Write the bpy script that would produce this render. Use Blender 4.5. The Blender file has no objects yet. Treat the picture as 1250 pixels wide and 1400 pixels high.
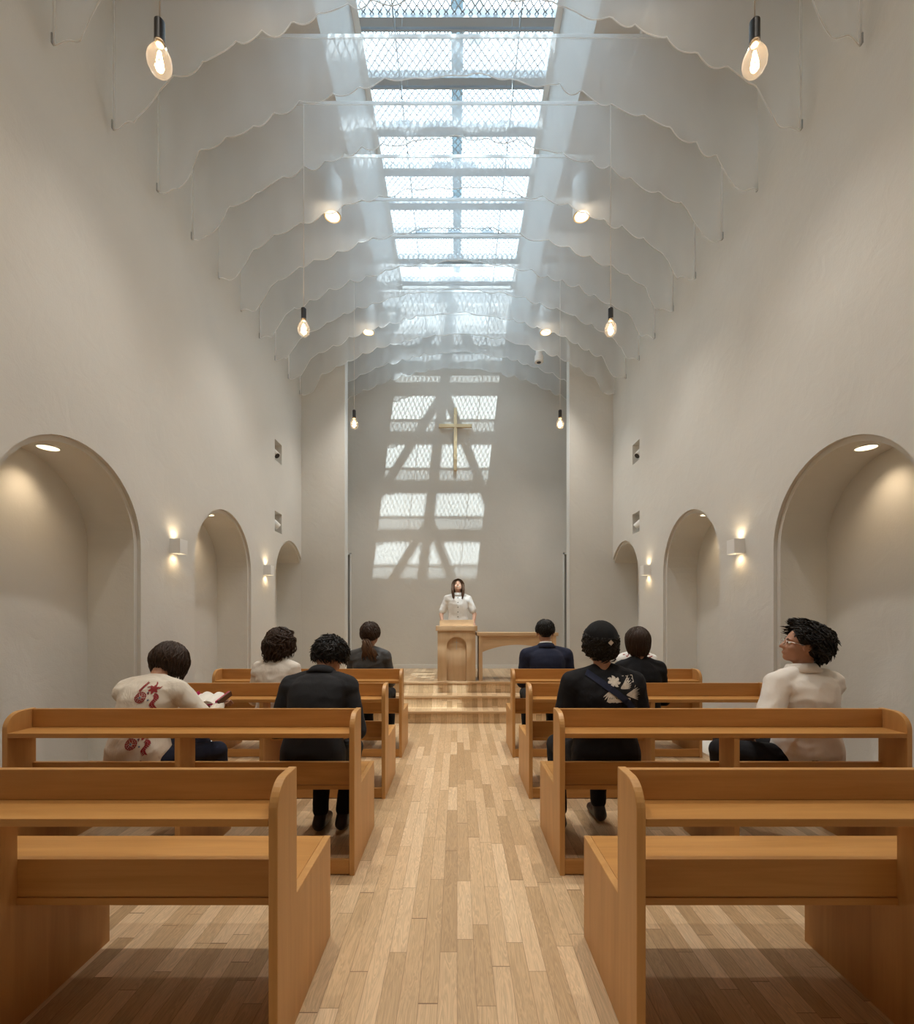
import bpy, bmesh, math, random
from mathutils import Vector, Matrix, noise, Euler
from mathutils.bvhtree import BVHTree
R = math.radians
random.seed(7)
S = bpy.context.scene
C = S.collection
V = Vector

# ------------------------------------------------------------------ render-independent settings
S.view_settings.view_transform = 'Standard'
S.view_settings.look = 'None'
S.view_settings.gamma = 1.0
S.view_settings.exposure = 0.24
S.view_settings.use_curve_mapping = False
S.cycles.transparent_max_bounces = 48
S.cycles.max_bounces = 10
S.cycles.diffuse_bounces = 6

# ------------------------------------------------------------------ materials
def mat(name):
    m = bpy.data.materials.new(name); m.use_nodes = True
    nt = m.node_tree; nt.nodes.clear()
    out = nt.nodes.new('ShaderNodeOutputMaterial')
    return m, nt, out
def N(nt, kind, **kw):
    n = nt.nodes.new(kind)
    for k, v in kw.items():
        if k.startswith('i_'):
            n.inputs[k[2:].replace('_', ' ')].default_value = v
        else:
            setattr(n, k, v)
    return n
def math_n(nt, op, a, b=None, c=None):
    n = nt.nodes.new('ShaderNodeMath'); n.operation = op
    for i, v in enumerate((a, b, c)):
        if v is None: continue
        if isinstance(v, (int, float)): n.inputs[i].default_value = v
        else: nt.links.new(v, n.inputs[i])
    return n.outputs[0]
def mixc(nt, fac, a, b, mode='MIX'):
    n = nt.nodes.new('ShaderNodeMix'); n.data_type = 'RGBA'; n.blend_type = mode
    for sock, v in ((n.inputs[0], fac), (n.inputs[6], a), (n.inputs[7], b)):
        if isinstance(v, (int, float)): sock.default_value = v
        elif isinstance(v, tuple): sock.default_value = (*v, 1) if len(v) == 3 else v
        else: nt.links.new(v, sock)
    return n.outputs[2]
def coords(nt, scale=(1, 1, 1), kind='Object', rnd=False):
    tc = nt.nodes.new('ShaderNodeTexCoord')
    mp = nt.nodes.new('ShaderNodeMapping'); mp.inputs['Scale'].default_value = scale
    nt.links.new(tc.outputs[kind], mp.inputs['Vector'])
    if rnd:
        oi = nt.nodes.new('ShaderNodeObjectInfo')
        mu = math_n(nt, 'MULTIPLY', oi.outputs['Random'], 37.0)
        nt.links.new(mu, mp.inputs['Location'])
    return mp.outputs[0]
def simple(name, col, rough=0.5, metal=0.0, bump=0.0, bscale=40.0, var=0.0, spec=0.5):
    m, nt, out = mat(name)
    p = N(nt, 'ShaderNodeBsdfPrincipled')
    p.inputs['Base Color'].default_value = (*col, 1)
    p.inputs['Roughness'].default_value = rough
    p.inputs['Metallic'].default_value = metal
    p.inputs['Specular IOR Level'].default_value = spec
    co = coords(nt)
    no = N(nt, 'ShaderNodeTexNoise'); no.inputs['Scale'].default_value = bscale; no.inputs['Detail'].default_value = 4
    nt.links.new(co, no.inputs['Vector'])
    if var > 0:
        c = mixc(nt, no.outputs['Fac'], tuple(v * (1 - var) for v in col), tuple(min(1, v * (1 + var)) for v in col))
        nt.links.new(c, p.inputs['Base Color'])
    if bump > 0:
        b = N(nt, 'ShaderNodeBump'); b.inputs['Strength'].default_value = bump; b.inputs['Distance'].default_value = 0.01
        nt.links.new(no.outputs['Fac'], b.inputs['Height']); nt.links.new(b.outputs[0], p.inputs['Normal'])
    nt.links.new(p.outputs[0], out.inputs[0])
    return m
def plaster(name, col):
    m, nt, out = mat(name)
    p = N(nt, 'ShaderNodeBsdfPrincipled'); p.inputs['Roughness'].default_value = 0.9
    p.inputs['Specular IOR Level'].default_value = 0.15
    co = coords(nt)
    n1 = N(nt, 'ShaderNodeTexNoise'); n1.inputs['Scale'].default_value = 1.1; n1.inputs['Detail'].default_value = 5; n1.inputs['Distortion'].default_value = 0.6
    n2 = N(nt, 'ShaderNodeTexNoise'); n2.inputs['Scale'].default_value = 6; n2.inputs['Detail'].default_value = 8; n2.inputs['Distortion'].default_value = 1.5
    n3 = N(nt, 'ShaderNodeTexNoise'); n3.inputs['Scale'].default_value = 90; n3.inputs['Detail'].default_value = 3
    for n in (n1, n2, n3): nt.links.new(co, n.inputs['Vector'])
    a = mixc(nt, n1.outputs['Fac'], tuple(v * 0.90 for v in col), tuple(min(1, v * 1.08) for v in col))
    nt.links.new(a, p.inputs['Base Color'])
    h = math_n(nt, 'ADD', math_n(nt, 'MULTIPLY', n2.outputs['Fac'], 1.0), math_n(nt, 'MULTIPLY', n3.outputs['Fac'], 0.25))
    b = N(nt, 'ShaderNodeBump'); b.inputs['Strength'].default_value = 0.26; b.inputs['Distance'].default_value = 0.012
    nt.links.new(h, b.inputs['Height']); nt.links.new(b.outputs[0], p.inputs['Normal'])
    nt.links.new(p.outputs[0], out.inputs[0])
    return m
def wood(name, dark, light, axis='X', rough=0.38, contrast=1.0, scale=1.0):
    m, nt, out = mat(name)
    p = N(nt, 'ShaderNodeBsdfPrincipled'); p.inputs['Roughness'].default_value = rough
    p.inputs['Specular IOR Level'].default_value = 0.35
    s = {'X': (1.2, 14, 14), 'Y': (14, 1.2, 14), 'Z': (14, 14, 1.2)}[axis]
    co = coords(nt, tuple(v * scale for v in s), rnd=True)
    n1 = N(nt, 'ShaderNodeTexNoise'); n1.inputs['Scale'].default_value = 1.0; n1.inputs['Detail'].default_value = 6; n1.inputs['Distortion'].default_value = 0.9
    s2 = {'X': (6, 160, 160), 'Y': (160, 6, 160), 'Z': (160, 160, 6)}[axis]
    co2 = coords(nt, s2, rnd=True)
    n2 = N(nt, 'ShaderNodeTexNoise'); n2.inputs['Scale'].default_value = 1.0; n2.inputs['Detail'].default_value = 3
    nt.links.new(co, n1.inputs['Vector']); nt.links.new(co2, n2.inputs['Vector'])
    r = N(nt, 'ShaderNodeValToRGB')
    r.color_ramp.elements[0].position = 0.5 - 0.25 / contrast; r.color_ramp.elements[0].color = (*dark, 1)
    r.color_ramp.elements[1].position = 0.5 + 0.22 / contrast; r.color_ramp.elements[1].color = (*light, 1)
    f = math_n(nt, 'ADD', math_n(nt, 'MULTIPLY', n1.outputs['Fac'], 0.8), math_n(nt, 'MULTIPLY', n2.outputs['Fac'], 0.2))
    nt.links.new(f, r.inputs[0]); nt.links.new(r.outputs[0], p.inputs['Base Color'])
    b = N(nt, 'ShaderNodeBump'); b.inputs['Strength'].default_value = 0.06; b.inputs['Distance'].default_value = 0.003
    nt.links.new(n2.outputs['Fac'], b.inputs['Height']); nt.links.new(b.outputs[0], p.inputs['Normal'])
    nt.links.new(p.outputs[0], out.inputs[0])
    return m
def planks(name, w=0.066, L=0.62, base=((0.60, 0.415, 0.235), (0.78, 0.58, 0.365), (0.49, 0.33, 0.18), (0.70, 0.50, 0.30)), rough=0.36):
    m, nt, out = mat(name)
    p = N(nt, 'ShaderNodeBsdfPrincipled'); p.inputs['Specular IOR Level'].default_value = 0.4
    tc = N(nt, 'ShaderNodeTexCoord'); sp = N(nt, 'ShaderNodeSeparateXYZ'); nt.links.new(tc.outputs['Object'], sp.inputs[0])
    X = sp.outputs[0]; Y = math_n(nt, 'SUBTRACT', sp.outputs[1], sp.outputs[2])
    u = math_n(nt, 'DIVIDE', X, w); row = math_n(nt, 'FLOOR', u); fu = math_n(nt, 'SUBTRACT', u, row)
    wn = N(nt, 'ShaderNodeTexWhiteNoise', noise_dimensions='1D'); nt.links.new(row, wn.inputs['W'])
    v = math_n(nt, 'ADD', math_n(nt, 'DIVIDE', Y, L), math_n(nt, 'MULTIPLY', wn.outputs['Value'], 17.3))
    # uneven board lengths
    v = math_n(nt, 'ADD', v, math_n(nt, 'MULTIPLY', math_n(nt, 'SINE', math_n(nt, 'MULTIPLY', v, 2.3)), 0.22))
    col = math_n(nt, 'FLOOR', v); fv = math_n(nt, 'SUBTRACT', v, col)
    cb = N(nt, 'ShaderNodeCombineXYZ'); nt.links.new(row, cb.inputs[0]); nt.links.new(col, cb.inputs[1])
    w2 = N(nt, 'ShaderNodeTexWhiteNoise', noise_dimensions='2D'); nt.links.new(cb.outputs[0], w2.inputs['Vector'])
    r = N(nt, 'ShaderNodeValToRGB'); cr = r.color_ramp; cr.interpolation = 'LINEAR'
    cr.elements[0].position = 0; cr.elements[0].color = (*base[2], 1)
    cr.elements[1].position = 1; cr.elements[1].color = (*base[1], 1)
    e = cr.elements.new(0.25); e.color = (*base[0], 1)
    e = cr.elements.new(0.7); e.color = (*base[3], 1)
    nt.links.new(w2.outputs['Value'], r.inputs[0])
    # grain, offset per board
    off = N(nt, 'ShaderNodeVectorMath', operation='MULTIPLY'); nt.links.new(w2.outputs['Color'], off.inputs[0]); off.inputs[1].default_value = (50, 50, 50)
    cg = N(nt, 'ShaderNodeCombineXYZ'); nt.links.new(math_n(nt, 'MULTIPLY', X, 34), cg.inputs[0]); nt.links.new(math_n(nt, 'MULTIPLY', Y, 2.6), cg.inputs[1])
    ad = N(nt, 'ShaderNodeVectorMath', operation='ADD'); nt.links.new(cg.outputs[0], ad.inputs[0]); nt.links.new(off.outputs[0], ad.inputs[1])
    g = N(nt, 'ShaderNodeTexNoise'); g.inputs['Scale'].default_value = 1.0; g.inputs['Detail'].default_value = 4; g.inputs['Distortion'].default_value = 1.2
    nt.links.new(ad.outputs[0], g.inputs['Vector'])
    rings = math_n(nt, 'FRACT', math_n(nt, 'MULTIPLY', g.outputs['Fac'], 9.0))
    tri = math_n(nt, 'ABSOLUTE', math_n(nt, 'SUBTRACT', rings, 0.5))
    gf = math_n(nt, 'ADD', math_n(nt, 'MULTIPLY', tri, 0.52), 0.80)
    gc = N(nt, 'ShaderNodeCombineXYZ')
    for i in range(3): nt.links.new(gf, gc.inputs[i])
    colr = mixc(nt, 1.0, r.outputs[0], gc.outputs[0], 'MULTIPLY')
    # seams
    e1 = math_n(nt, 'LESS_THAN', math_n(nt, 'MINIMUM', fu, math_n(nt, 'SUBTRACT', 1.0, fu)), 0.018)
    e2 = math_n(nt, 'LESS_THAN', math_n(nt, 'MINIMUM', fv, math_n(nt, 'SUBTRACT', 1.0, fv)), 0.0022)
    seam = math_n(nt, 'MAXIMUM', math_n(nt, 'MULTIPLY', e1, 0.45), math_n(nt, 'MULTIPLY', e2, 0.85))
    fin = mixc(nt, seam, colr, (0.16, 0.085, 0.04))
    nt.links.new(fin, p.inputs['Base Color'])
    p.inputs['Roughness'].default_value = rough
    b = N(nt, 'ShaderNodeBump'); b.inputs['Strength'].default_value = 0.15; b.inputs['Distance'].default_value = 0.002; b.invert = True
    nt.links.new(seam, b.inputs['Height']); nt.links.new(b.outputs[0], p.inputs['Normal'])
    nt.links.new(p.outputs[0], out.inputs[0])
    return m
def sheer(name, col, opacity, trans=0.5):
    m, nt, out = mat(name)
    t = N(nt, 'ShaderNodeBsdfTransparent'); d = N(nt, 'ShaderNodeBsdfDiffuse'); tl = N(nt, 'ShaderNodeBsdfTranslucent')
    d.inputs['Color'].default_value = (*col, 1); tl.inputs['Color'].default_value = (*col, 1)
    mx = N(nt, 'ShaderNodeMixShader'); mx.inputs[0].default_value = trans
    nt.links.new(d.outputs[0], mx.inputs[1]); nt.links.new(tl.outputs[0], mx.inputs[2])
    m2 = N(nt, 'ShaderNodeMixShader')
    co = coords(nt, (1.5, 1.5, 0.7)); n = N(nt, 'ShaderNodeTexNoise'); n.inputs['Scale'].default_value = 1.5; nt.links.new(co, n.inputs['Vector'])
    f = math_n(nt, 'ADD', math_n(nt, 'MULTIPLY', n.outputs['Fac'], 0.12), opacity - 0.06)
    nt.links.new(f, m2.inputs[0])
    nt.links.new(t.outputs[0], m2.inputs[1]); nt.links.new(mx.outputs[0], m2.inputs[2])
    nt.links.new(m2.outputs[0], out.inputs[0])
    return m
def thin_glass(name, tint=(0.9, 0.96, 0.98), refl=0.08, ior=1.45):
    m, nt, out = mat(name)
    t = N(nt, 'ShaderNodeBsdfTransparent'); t.inputs[0].default_value = (*tint, 1)
    g = N(nt, 'ShaderNodeBsdfGlossy'); g.inputs['Roughness'].default_value = 0.03
    fr = N(nt, 'ShaderNodeLayerWeight'); fr.inputs[0].default_value = 0.5
    ff = math_n(nt, 'ADD', math_n(nt, 'MULTIPLY', math_n(nt, 'POWER', fr.outputs['Facing'], 4.0), refl * 5), refl * 0.3)
    mx = N(nt, 'ShaderNodeMixShader'); nt.links.new(ff, mx.inputs[0])
    nt.links.new(t.outputs[0], mx.inputs[1]); nt.links.new(g.outputs[0], mx.inputs[2]); nt.links.new(mx.outputs[0], out.inputs[0])
    return m
def emit(name, col, st):
    m, nt, out = mat(name)
    e = N(nt, 'ShaderNodeEmission'); e.inputs[0].default_value = (*col, 1); e.inputs[1].default_value = st
    nt.links.new(e.outputs[0], out.inputs[0]); return m
def cloth(name, col, rough=0.85, fold=0.35, scale=9.0, sheen=0.15):
    m, nt, out = mat(name)
    p = N(nt, 'ShaderNodeBsdfPrincipled'); p.inputs['Base Color'].default_value = (*col, 1)
    p.inputs['Roughness'].default_value = rough; p.inputs['Specular IOR Level'].default_value = 0.2
    p.inputs['Sheen Weight'].default_value = sheen
    co = coords(nt, (1, 1, 0.6)); n = N(nt, 'ShaderNodeTexNoise'); n.inputs['Scale'].default_value = scale; n.inputs['Detail'].default_value = 3; n.inputs['Distortion'].default_value = 1.0
    nt.links.new(co, n.inputs['Vector'])
    b = N(nt, 'ShaderNodeBump'); b.inputs['Strength'].default_value = fold; b.inputs['Distance'].default_value = 0.03
    nt.links.new(n.outputs['Fac'], b.inputs['Height']); nt.links.new(b.outputs[0], p.inputs['Normal'])
    nt.links.new(p.outputs[0], out.inputs[0]); return m

M = {}
WALL = (0.70, 0.692, 0.655)
M['wall'] = plaster('warm_plaster', WALL)
M['ceiling'] = plaster('ceiling_plaster', (0.62, 0.61, 0.585))
M['white'] = simple('white_paint', (0.82, 0.82, 0.80), 0.45)
M['wframe'] = simple('white_frame', (0.78, 0.80, 0.79), 0.5)
M['steel'] = simple('grey_steel', (0.42, 0.45, 0.47), 0.5, 0.3)
M['brace'] = simple('roof_steel', (0.5, 0.53, 0.55), 0.6)
M['black'] = simple('black_plastic', (0.015, 0.015, 0.016), 0.4)
M['doorgrey'] = simple('grey_door_paint', (0.42, 0.43, 0.42), 0.6)
M['brass'] = simple('brushed_brass', (0.72, 0.55, 0.33), 0.32, 0.75, bump=0.05)
M['pew_h'] = wood('pew_wood_lengthwise', (0.40, 0.185, 0.048), (0.58, 0.295, 0.092), 'X')
M['pew_v'] = wood('pew_wood_upright', (0.46, 0.235, 0.075), (0.62, 0.335, 0.12), 'Z')
M['oak_v'] = wood('pale_oak_upright', (0.50, 0.33, 0.18), (0.64, 0.44, 0.26), 'Z', 0.45)
M['oak_h'] = wood('pale_oak_lengthwise', (0.50, 0.33, 0.18), (0.64, 0.44, 0.26), 'X', 0.45)
M['floor'] = planks('oak_strip_floor')
M['curtain'] = sheer('sheer_white_mesh', (0.88, 0.91, 0.93), 0.56, 0.5)
M['hem'] = sheer('white_hem', (0.94, 0.95, 0.95), 0.9, 0.5)
M['glass'] = thin_glass('skylight_glass')
M['bulbglass'] = thin_glass('bulb_glass', (0.98, 0.96, 0.92), refl=0.12)
_nt = M['bulbglass'].node_tree; _o = [n for n in _nt.nodes if n.type == 'OUTPUT_MATERIAL'][0]; _src = _o.inputs[0].links[0].from_socket
_tl = _nt.nodes.new('ShaderNodeBsdfTranslucent'); _tl.inputs[0].default_value = (1.0, 0.93, 0.85, 1); _mx = _nt.nodes.new('ShaderNodeMixShader'); _mx.inputs[0].default_value = 0.018
_nt.links.new(_src, _mx.inputs[1]); _nt.links.new(_tl.outputs[0], _mx.inputs[2]); _nt.links.new(_mx.outputs[0], _o.inputs[0])
M['filament'] = emit('filament', (1.0, 0.62, 0.30), 60.0)
M['lampface'] = emit('lamp_face', (1.0, 0.80, 0.52), 2.2)
M['lampface2'] = emit('lamp_face_strong', (1.0, 0.80, 0.55), 2.6)
M['cord'] = simple('white_cord', (0.75, 0.75, 0.73), 0.5)
M['wire'] = simple('steel_wire', (0.30, 0.34, 0.37), 0.4, 0.5)
M['skin'] = simple('skin', (0.46, 0.235, 0.145), 0.55, var=0.08, bscale=25)
M['skin2'] = simple('fair_skin', (0.62, 0.37, 0.26), 0.5, var=0.06, bscale=25)
def hair_mat(name, col, r=0.45):
    m, nt, out = mat(name)
    p = N(nt, 'ShaderNodeBsdfPrincipled'); p.inputs['Roughness'].default_value = r; p.inputs['Specular IOR Level'].default_value = 0.22
    co = coords(nt, (60, 60, 9)); n = N(nt, 'ShaderNodeTexNoise'); n.inputs['Scale'].default_value = 1.5; nt.links.new(co, n.inputs['Vector'])
    c = mixc(nt, n.outputs['Fac'], tuple(v * 0.5 for v in col), tuple(v * 1.7 for v in col)); nt.links.new(c, p.inputs['Base Color'])
    b = N(nt, 'ShaderNodeBump'); b.inputs['Strength'].default_value = 0.4; b.inputs['Distance'].default_value = 0.004
    nt.links.new(n.outputs['Fac'], b.inputs['Height']); nt.links.new(b.outputs[0], p.inputs['Normal'])
    nt.links.new(p.outputs[0], out.inputs[0]); return m
M['hair_black'] = hair_mat('black_hair', (0.012, 0.010, 0.009))
M['hair_brown'] = hair_mat('dark_brown_hair', (0.035, 0.020, 0.013))
M['hair_brown2'] = hair_mat('brown_hair', (0.085, 0.045, 0.024))

# ------------------------------------------------------------------ object helpers
def tag(o, label=None, cat=None, group=None, kind=None):
    if label: o['label'] = label
    if cat: o['category'] = cat
    if group: o['group'] = group
    if kind: o['kind'] = kind
    return o
def empty(name, loc=(0, 0, 0), rz=0.0, label=None, cat=None, group=None, kind=None):
    o = bpy.data.objects.new(name, None); C.objects.link(o)
    o.location = loc; o.rotation_euler = (0, 0, rz); o.empty_display_size = 0.1
    return tag(o, label, cat, group, kind)
def link_mesh(name, me, m, parent=None, smooth=False):
    if m:
        me.materials.clear(); me.materials.append(m)
    if smooth:
        for p in me.polygons: p.use_smooth = True
    o = bpy.data.objects.new(name, me); C.objects.link(o)
    if parent: o.parent = parent
    return o
def obj(name, bm, m, parent=None, smooth=False, bevel=0.0, loc=None):
    bmesh.ops.recalc_face_normals(bm, faces=bm.faces)
    me = bpy.data.meshes.new(name); bm.to_mesh(me); bm.free()
    o = link_mesh(name, me, m, parent, smooth)
    if loc: o.location = loc
    if bevel:
        b = o.modifiers.new('bevel', 'BEVEL'); b.width = bevel; b.segments = 2; b.limit_method = 'ANGLE'; b.angle_limit = R(40)
    return o
def copy_tree(o, parent=None):
    c = o.copy(); C.objects.link(c); c.parent = parent
    for ch in list(o.children): copy_tree(ch, c)
    return c
def box(bm, x0, x1, y0, y1, z0, z1):
    vs = [bm.verts.new((x, y, z)) for z in (z0, z1) for x, y in ((x0, y0), (x1, y0), (x1, y1), (x0, y1))]
    for f in ((3, 2, 1, 0), (4, 5, 6, 7), (0, 1, 5, 4), (1, 2, 6, 5), (2, 3, 7, 6), (3, 0, 4, 7)):
        bm.faces.new([vs[i] for i in f])
    return bm
def B(*a): return box(bmesh.new(), *a)
def prism(bm, pts, axis, a0, a1):
    """closed outline pts extruded along axis; pts are the two other coordinates in order"""
    def mk(p, a):
        if axis == 'X': return (a, p[0], p[1])
        if axis == 'Y': return (p[0], a, p[1])
        return (p[0], p[1], a)
    lo = [bm.verts.new(mk(p, a0)) for p in pts]; hi = [bm.verts.new(mk(p, a1)) for p in pts]
    n = len(pts)
    bm.faces.new(lo[::-1]); bm.faces.new(hi)
    for i in range(n): bm.faces.new((lo[i], lo[(i + 1) % n], hi[(i + 1) % n], hi[i]))
    return bm
def frame_of(d):
    d = d.normalized(); up = V((0, 0, 1)) if abs(d.z) < 0.95 else V((1, 0, 0))
    a = d.cross(up).normalized(); b = d.cross(a).normalized(); return a, b
def tube(bm, pts, rad, n=8, caps=True):
    pts = [V(p) for p in pts]
    if not isinstance(rad, (list, tuple)): rad = [rad] * len(pts)
    rings = []; a = None
    for i, p in enumerate(pts):
        d = (pts[min(i + 1, len(pts) - 1)] - pts[max(i - 1, 0)])
        if d.length < 1e-9: d = V((0, 0, 1))
        d.normalize()
        if a is None: a, b = frame_of(d)
        else:
            a = (a - d * a.dot(d))
            if a.length < 1e-6: a, b = frame_of(d)
            a.normalize()
        b = d.cross(a)
        rings.append([bm.verts.new(p + (a * math.cos(t) + b * math.sin(t)) * rad[i]) for t in [2 * math.pi * k / n for k in range(n)]])
    for r0, r1 in zip(rings, rings[1:]):
        for k in range(n): bm.faces.new((r0[k], r0[(k + 1) % n], r1[(k + 1) % n], r1[k]))
    if caps: bm.faces.new(rings[0][::-1]); bm.faces.new(rings[-1])
    return bm
def lathe(bm, prof, c=(0, 0, 0), n=24, mtx=None, ring_closed=False):
    rings = []
    for r, z in prof:
        ring = []
        for k in range(n):
            t = 2 * math.pi * k / n
            p = V((r * math.cos(t), r * math.sin(t), z))
            if mtx: p = mtx @ p
            ring.append(bm.verts.new(p + V(c)))
        rings.append(ring)
    for r0, r1 in zip(rings, rings[1:]):
        for k in range(n): bm.faces.new((r0[k], r0[(k + 1) % n], r1[(k + 1) % n], r1[k]))
    if ring_closed:
        r0, r1 = rings[-1], rings[0]
        for k in range(n): bm.faces.new((r0[k], r0[(k + 1) % n], r1[(k + 1) % n], r1[k]))
        return bm
    bm.faces.new(rings[0][::-1]); bm.faces.new(rings[-1])
    return bm
def arch_pts(yc, half, zc_spring, z0, n=28, r=None):
    pts = [(yc - half, z0)]
    for i in range(n + 1):
        t = math.pi - math.pi * i / n
        pts.append((yc + half * math.cos(t), zc_spring + half * math.sin(t)))
    pts.append((yc + half, z0))
    return pts
def evaluated(o):
    bpy.context.view_layer.update()
    dg = bpy.context.evaluated_depsgraph_get()
    return bpy.data.meshes.new_from_object(o.evaluated_get(dg), preserve_all_data_layers=False, depsgraph=dg)
def boolean_cut(bm, cutters):
    me = bpy.data.meshes.new('t'); bmesh.ops.recalc_face_normals(bm, faces=bm.faces); bm.to_mesh(me); bm.free()
    o = bpy.data.objects.new('t', me); C.objects.link(o); tmp = []
    for cb in cutters:
        bmesh.ops.recalc_face_normals(cb, faces=cb.faces)
        cm = bpy.data.meshes.new('c'); cb.to_mesh(cm); cb.free()
        co = bpy.data.objects.new('c', cm); C.objects.link(co); tmp.append(co)
        md = o.modifiers.new('b', 'BOOLEAN'); md.operation = 'DIFFERENCE'; md.solver = 'EXACT'; md.object = co
    res = evaluated(o)
    for t in tmp + [o]: bpy.data.objects.remove(t, do_unlink=True)
    return res
def remesh(bm, voxel=0.008, smooth=6):
    me = bpy.data.meshes.new('t'); bmesh.ops.recalc_face_normals(bm, faces=bm.faces); bm.to_mesh(me); bm.free()
    o = bpy.data.objects.new('t', me); C.objects.link(o)
    md = o.modifiers.new('r', 'REMESH'); md.mode = 'VOXEL'; md.voxel_size = voxel
    sm = o.modifiers.new('s', 'SMOOTH'); sm.factor = 0.5; sm.iterations = smooth
    res = evaluated(o); bpy.data.objects.remove(o, do_unlink=True)
    return res

# ------------------------------------------------------------------ dimensions
FPX = 650.0; CAMZ = 1.3
W = 2.40            # half width of the nave
YE = 8.27           # altar wall
YP = 7.32           # front face of the side piers
ZC = 6.10           # ceiling underside
ZG = 6.90           # skylight level
YB = -1.8           # wall behind the camera
PH = 0.45           # platform height

# ------------------------------------------------------------------ setting
def struct(name, bm, m, **k):
    o = obj(name, bm, m, **k); o['kind'] = 'structure'; return o
struct('floor', B(-W - 0.6, W + 0.6, YB - 0.2, YE + 0.3, -0.1, 0.0), M['floor'])

ARCH = [(0.52, 1.64), (2.45, 3.57), (4.38, 5.50), (6.31, 7.43)]
SPR = 1.835; ND = 0.376
for side, sx in (('left', -1), ('right', 1)):
    bm = B(min(sx * W, sx * (W + 0.6)), max(sx * W, sx * (W + 0.6)), YB - 0.2, YE + 0.3, -0.1, 7.2)
    cuts = []
    for (a, b) in ARCH:
        yc = (a + b) / 2; hf = (b - a) / 2
        for ex, dep in ((0.036, 0.028), (0.0, ND)):
            pts = arch_pts(yc, hf + ex, SPR, 0.004)
            if b > YP: pts = [(min(p[0], YP + 0.0), p[1]) if p[0] <= YP else None for p in pts]
            if b > YP:
                pts = [p for p in pts if p]
                r = hf + ex; zz = SPR + math.sqrt(max(0, r * r - (YP - yc) ** 2))
                pts += [(YP, zz), (YP, 0.004)]
            x0, x1 = sx * (W - 0.2), sx * (W + dep)
            cuts.append(prism(bmesh.new(), pts, 'X', min(x0, x1), max(x0, x1)))
    for zc in (3.545, 2.60):
        x0, x1 = sx * (W - 0.1), sx * (W + 0.16)
        cuts.append(B(min(x0, x1), max(x0, x1), 6.255, 6.505, zc - 0.135, zc + 0.135))
    me = boolean_cut(bm, cuts)
    o = link_mesh('wall_' + side, me, M['wall']); o['kind'] = 'structure'
# piers that flank the altar recess
for side, sx in (('left', -1), ('right', 1)):
    bm = B(min(sx * 1.735, sx * W), max(sx * 1.735, sx * W), YP, YP + 0.16, PH, ZC + 0.3)
    o = struct('trim_1' if sx < 0 else 'trim_2', bm, M['wall'], bevel=0.004)
    o['label'] = 'plastered pier on the %s of the altar recess' % side
    obj('corner_bead', B(min(sx * 1.722, sx * 1.7345), max(sx * 1.722, sx * 1.7345), YP - 0.006, YP + 0.165, PH + 0.001, ZC - 0.001), M['wframe'], o)
# altar wall, wall behind the camera
bm = B(-W, W, YE, YE + 0.3, -0.1, 7.2)
me = boolean_cut(bm, [B(s0, s1, YE - 0.1, YE + 0.12, PH, 2.43) for s0, s1 in ((-2.36, -1.865), (1.865, 2.36))])
o = link_mesh('wall_altar', me, M['wall']); o['kind'] = 'structure'
struct('wall_back', B(-W, W, YB - 0.2, YB, -0.1, 7.2), M['wall'])
struct('baseboard_altar', B(-1.84, 1.84, YE - 0.012, YE - 0.001, PH, PH + 0.066), M['wframe'])
for n, s in ((1, -1), (2, 1)):
    d = struct('door_%d' % n, B(min(s * 1.87, s * 2.355), max(s * 1.87, s * 2.355), YE + 0.07, YE + 0.10, PH + 0.002, 2.425), M['doorgrey'])
    f = bmesh.new()
    for a in ((1.842, 1.865, PH + 0.001, 2.455), (1.842, 2.385, 2.432, 2.455), (2.362, 2.385, PH + 0.001, 2.455)):
        box(f, min(s * a[0], s * a[1]), max(s * a[0], s * a[1]), YE - 0.02, YE + 0.06, a[2], a[3])
    obj('door_frame', f, M['wframe'], d)

# platform and two steps
for (y0, h, nm) in ((5.94, 0.15, 'step'), (6.21, 0.30, 'step'), (6.49, 0.45, 'platform')):
    y1 = YE - 0.0015 if nm == 'platform' else y0 + 0.281
    o = struct('floor_' + nm, B(-W + 0.001, W - 0.001, y0 + 0.012, y1, 0.001, h - 0.003), M['floor'])
    nz = B(-W + 0.001, W - 0.001, y0, y0 + 0.05, h - 0.028, h)
    obj('nosing', nz, M['oak_h'], o, bevel=0.004)
    top = B(-W + 0.001, W - 0.001, y0 + 0.05, y1, h - 0.004, h)
    obj('tread', top, M['floor'], o)

# ceiling with splayed skylight well
SKY0, SKY1 = 2.05, 7.95
XL, XU = 1.12, 0.95
bm = bmesh.new()
for s in (-1, 1):
    pts = [(s * W, ZC), (s * XL, ZC), (s * XU, ZG), (s * XU, ZG + 0.12), (s * W, ZG + 0.12)]
    prism(bm, pts, 'Y', SKY0, SKY1)
box(bm, -W, W, YB, SKY0, ZC, ZG + 0.12)
box(bm, -W, W, SKY1, YE, ZC, ZG + 0.12)
struct('ceiling', bm, M['ceiling'])
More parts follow.
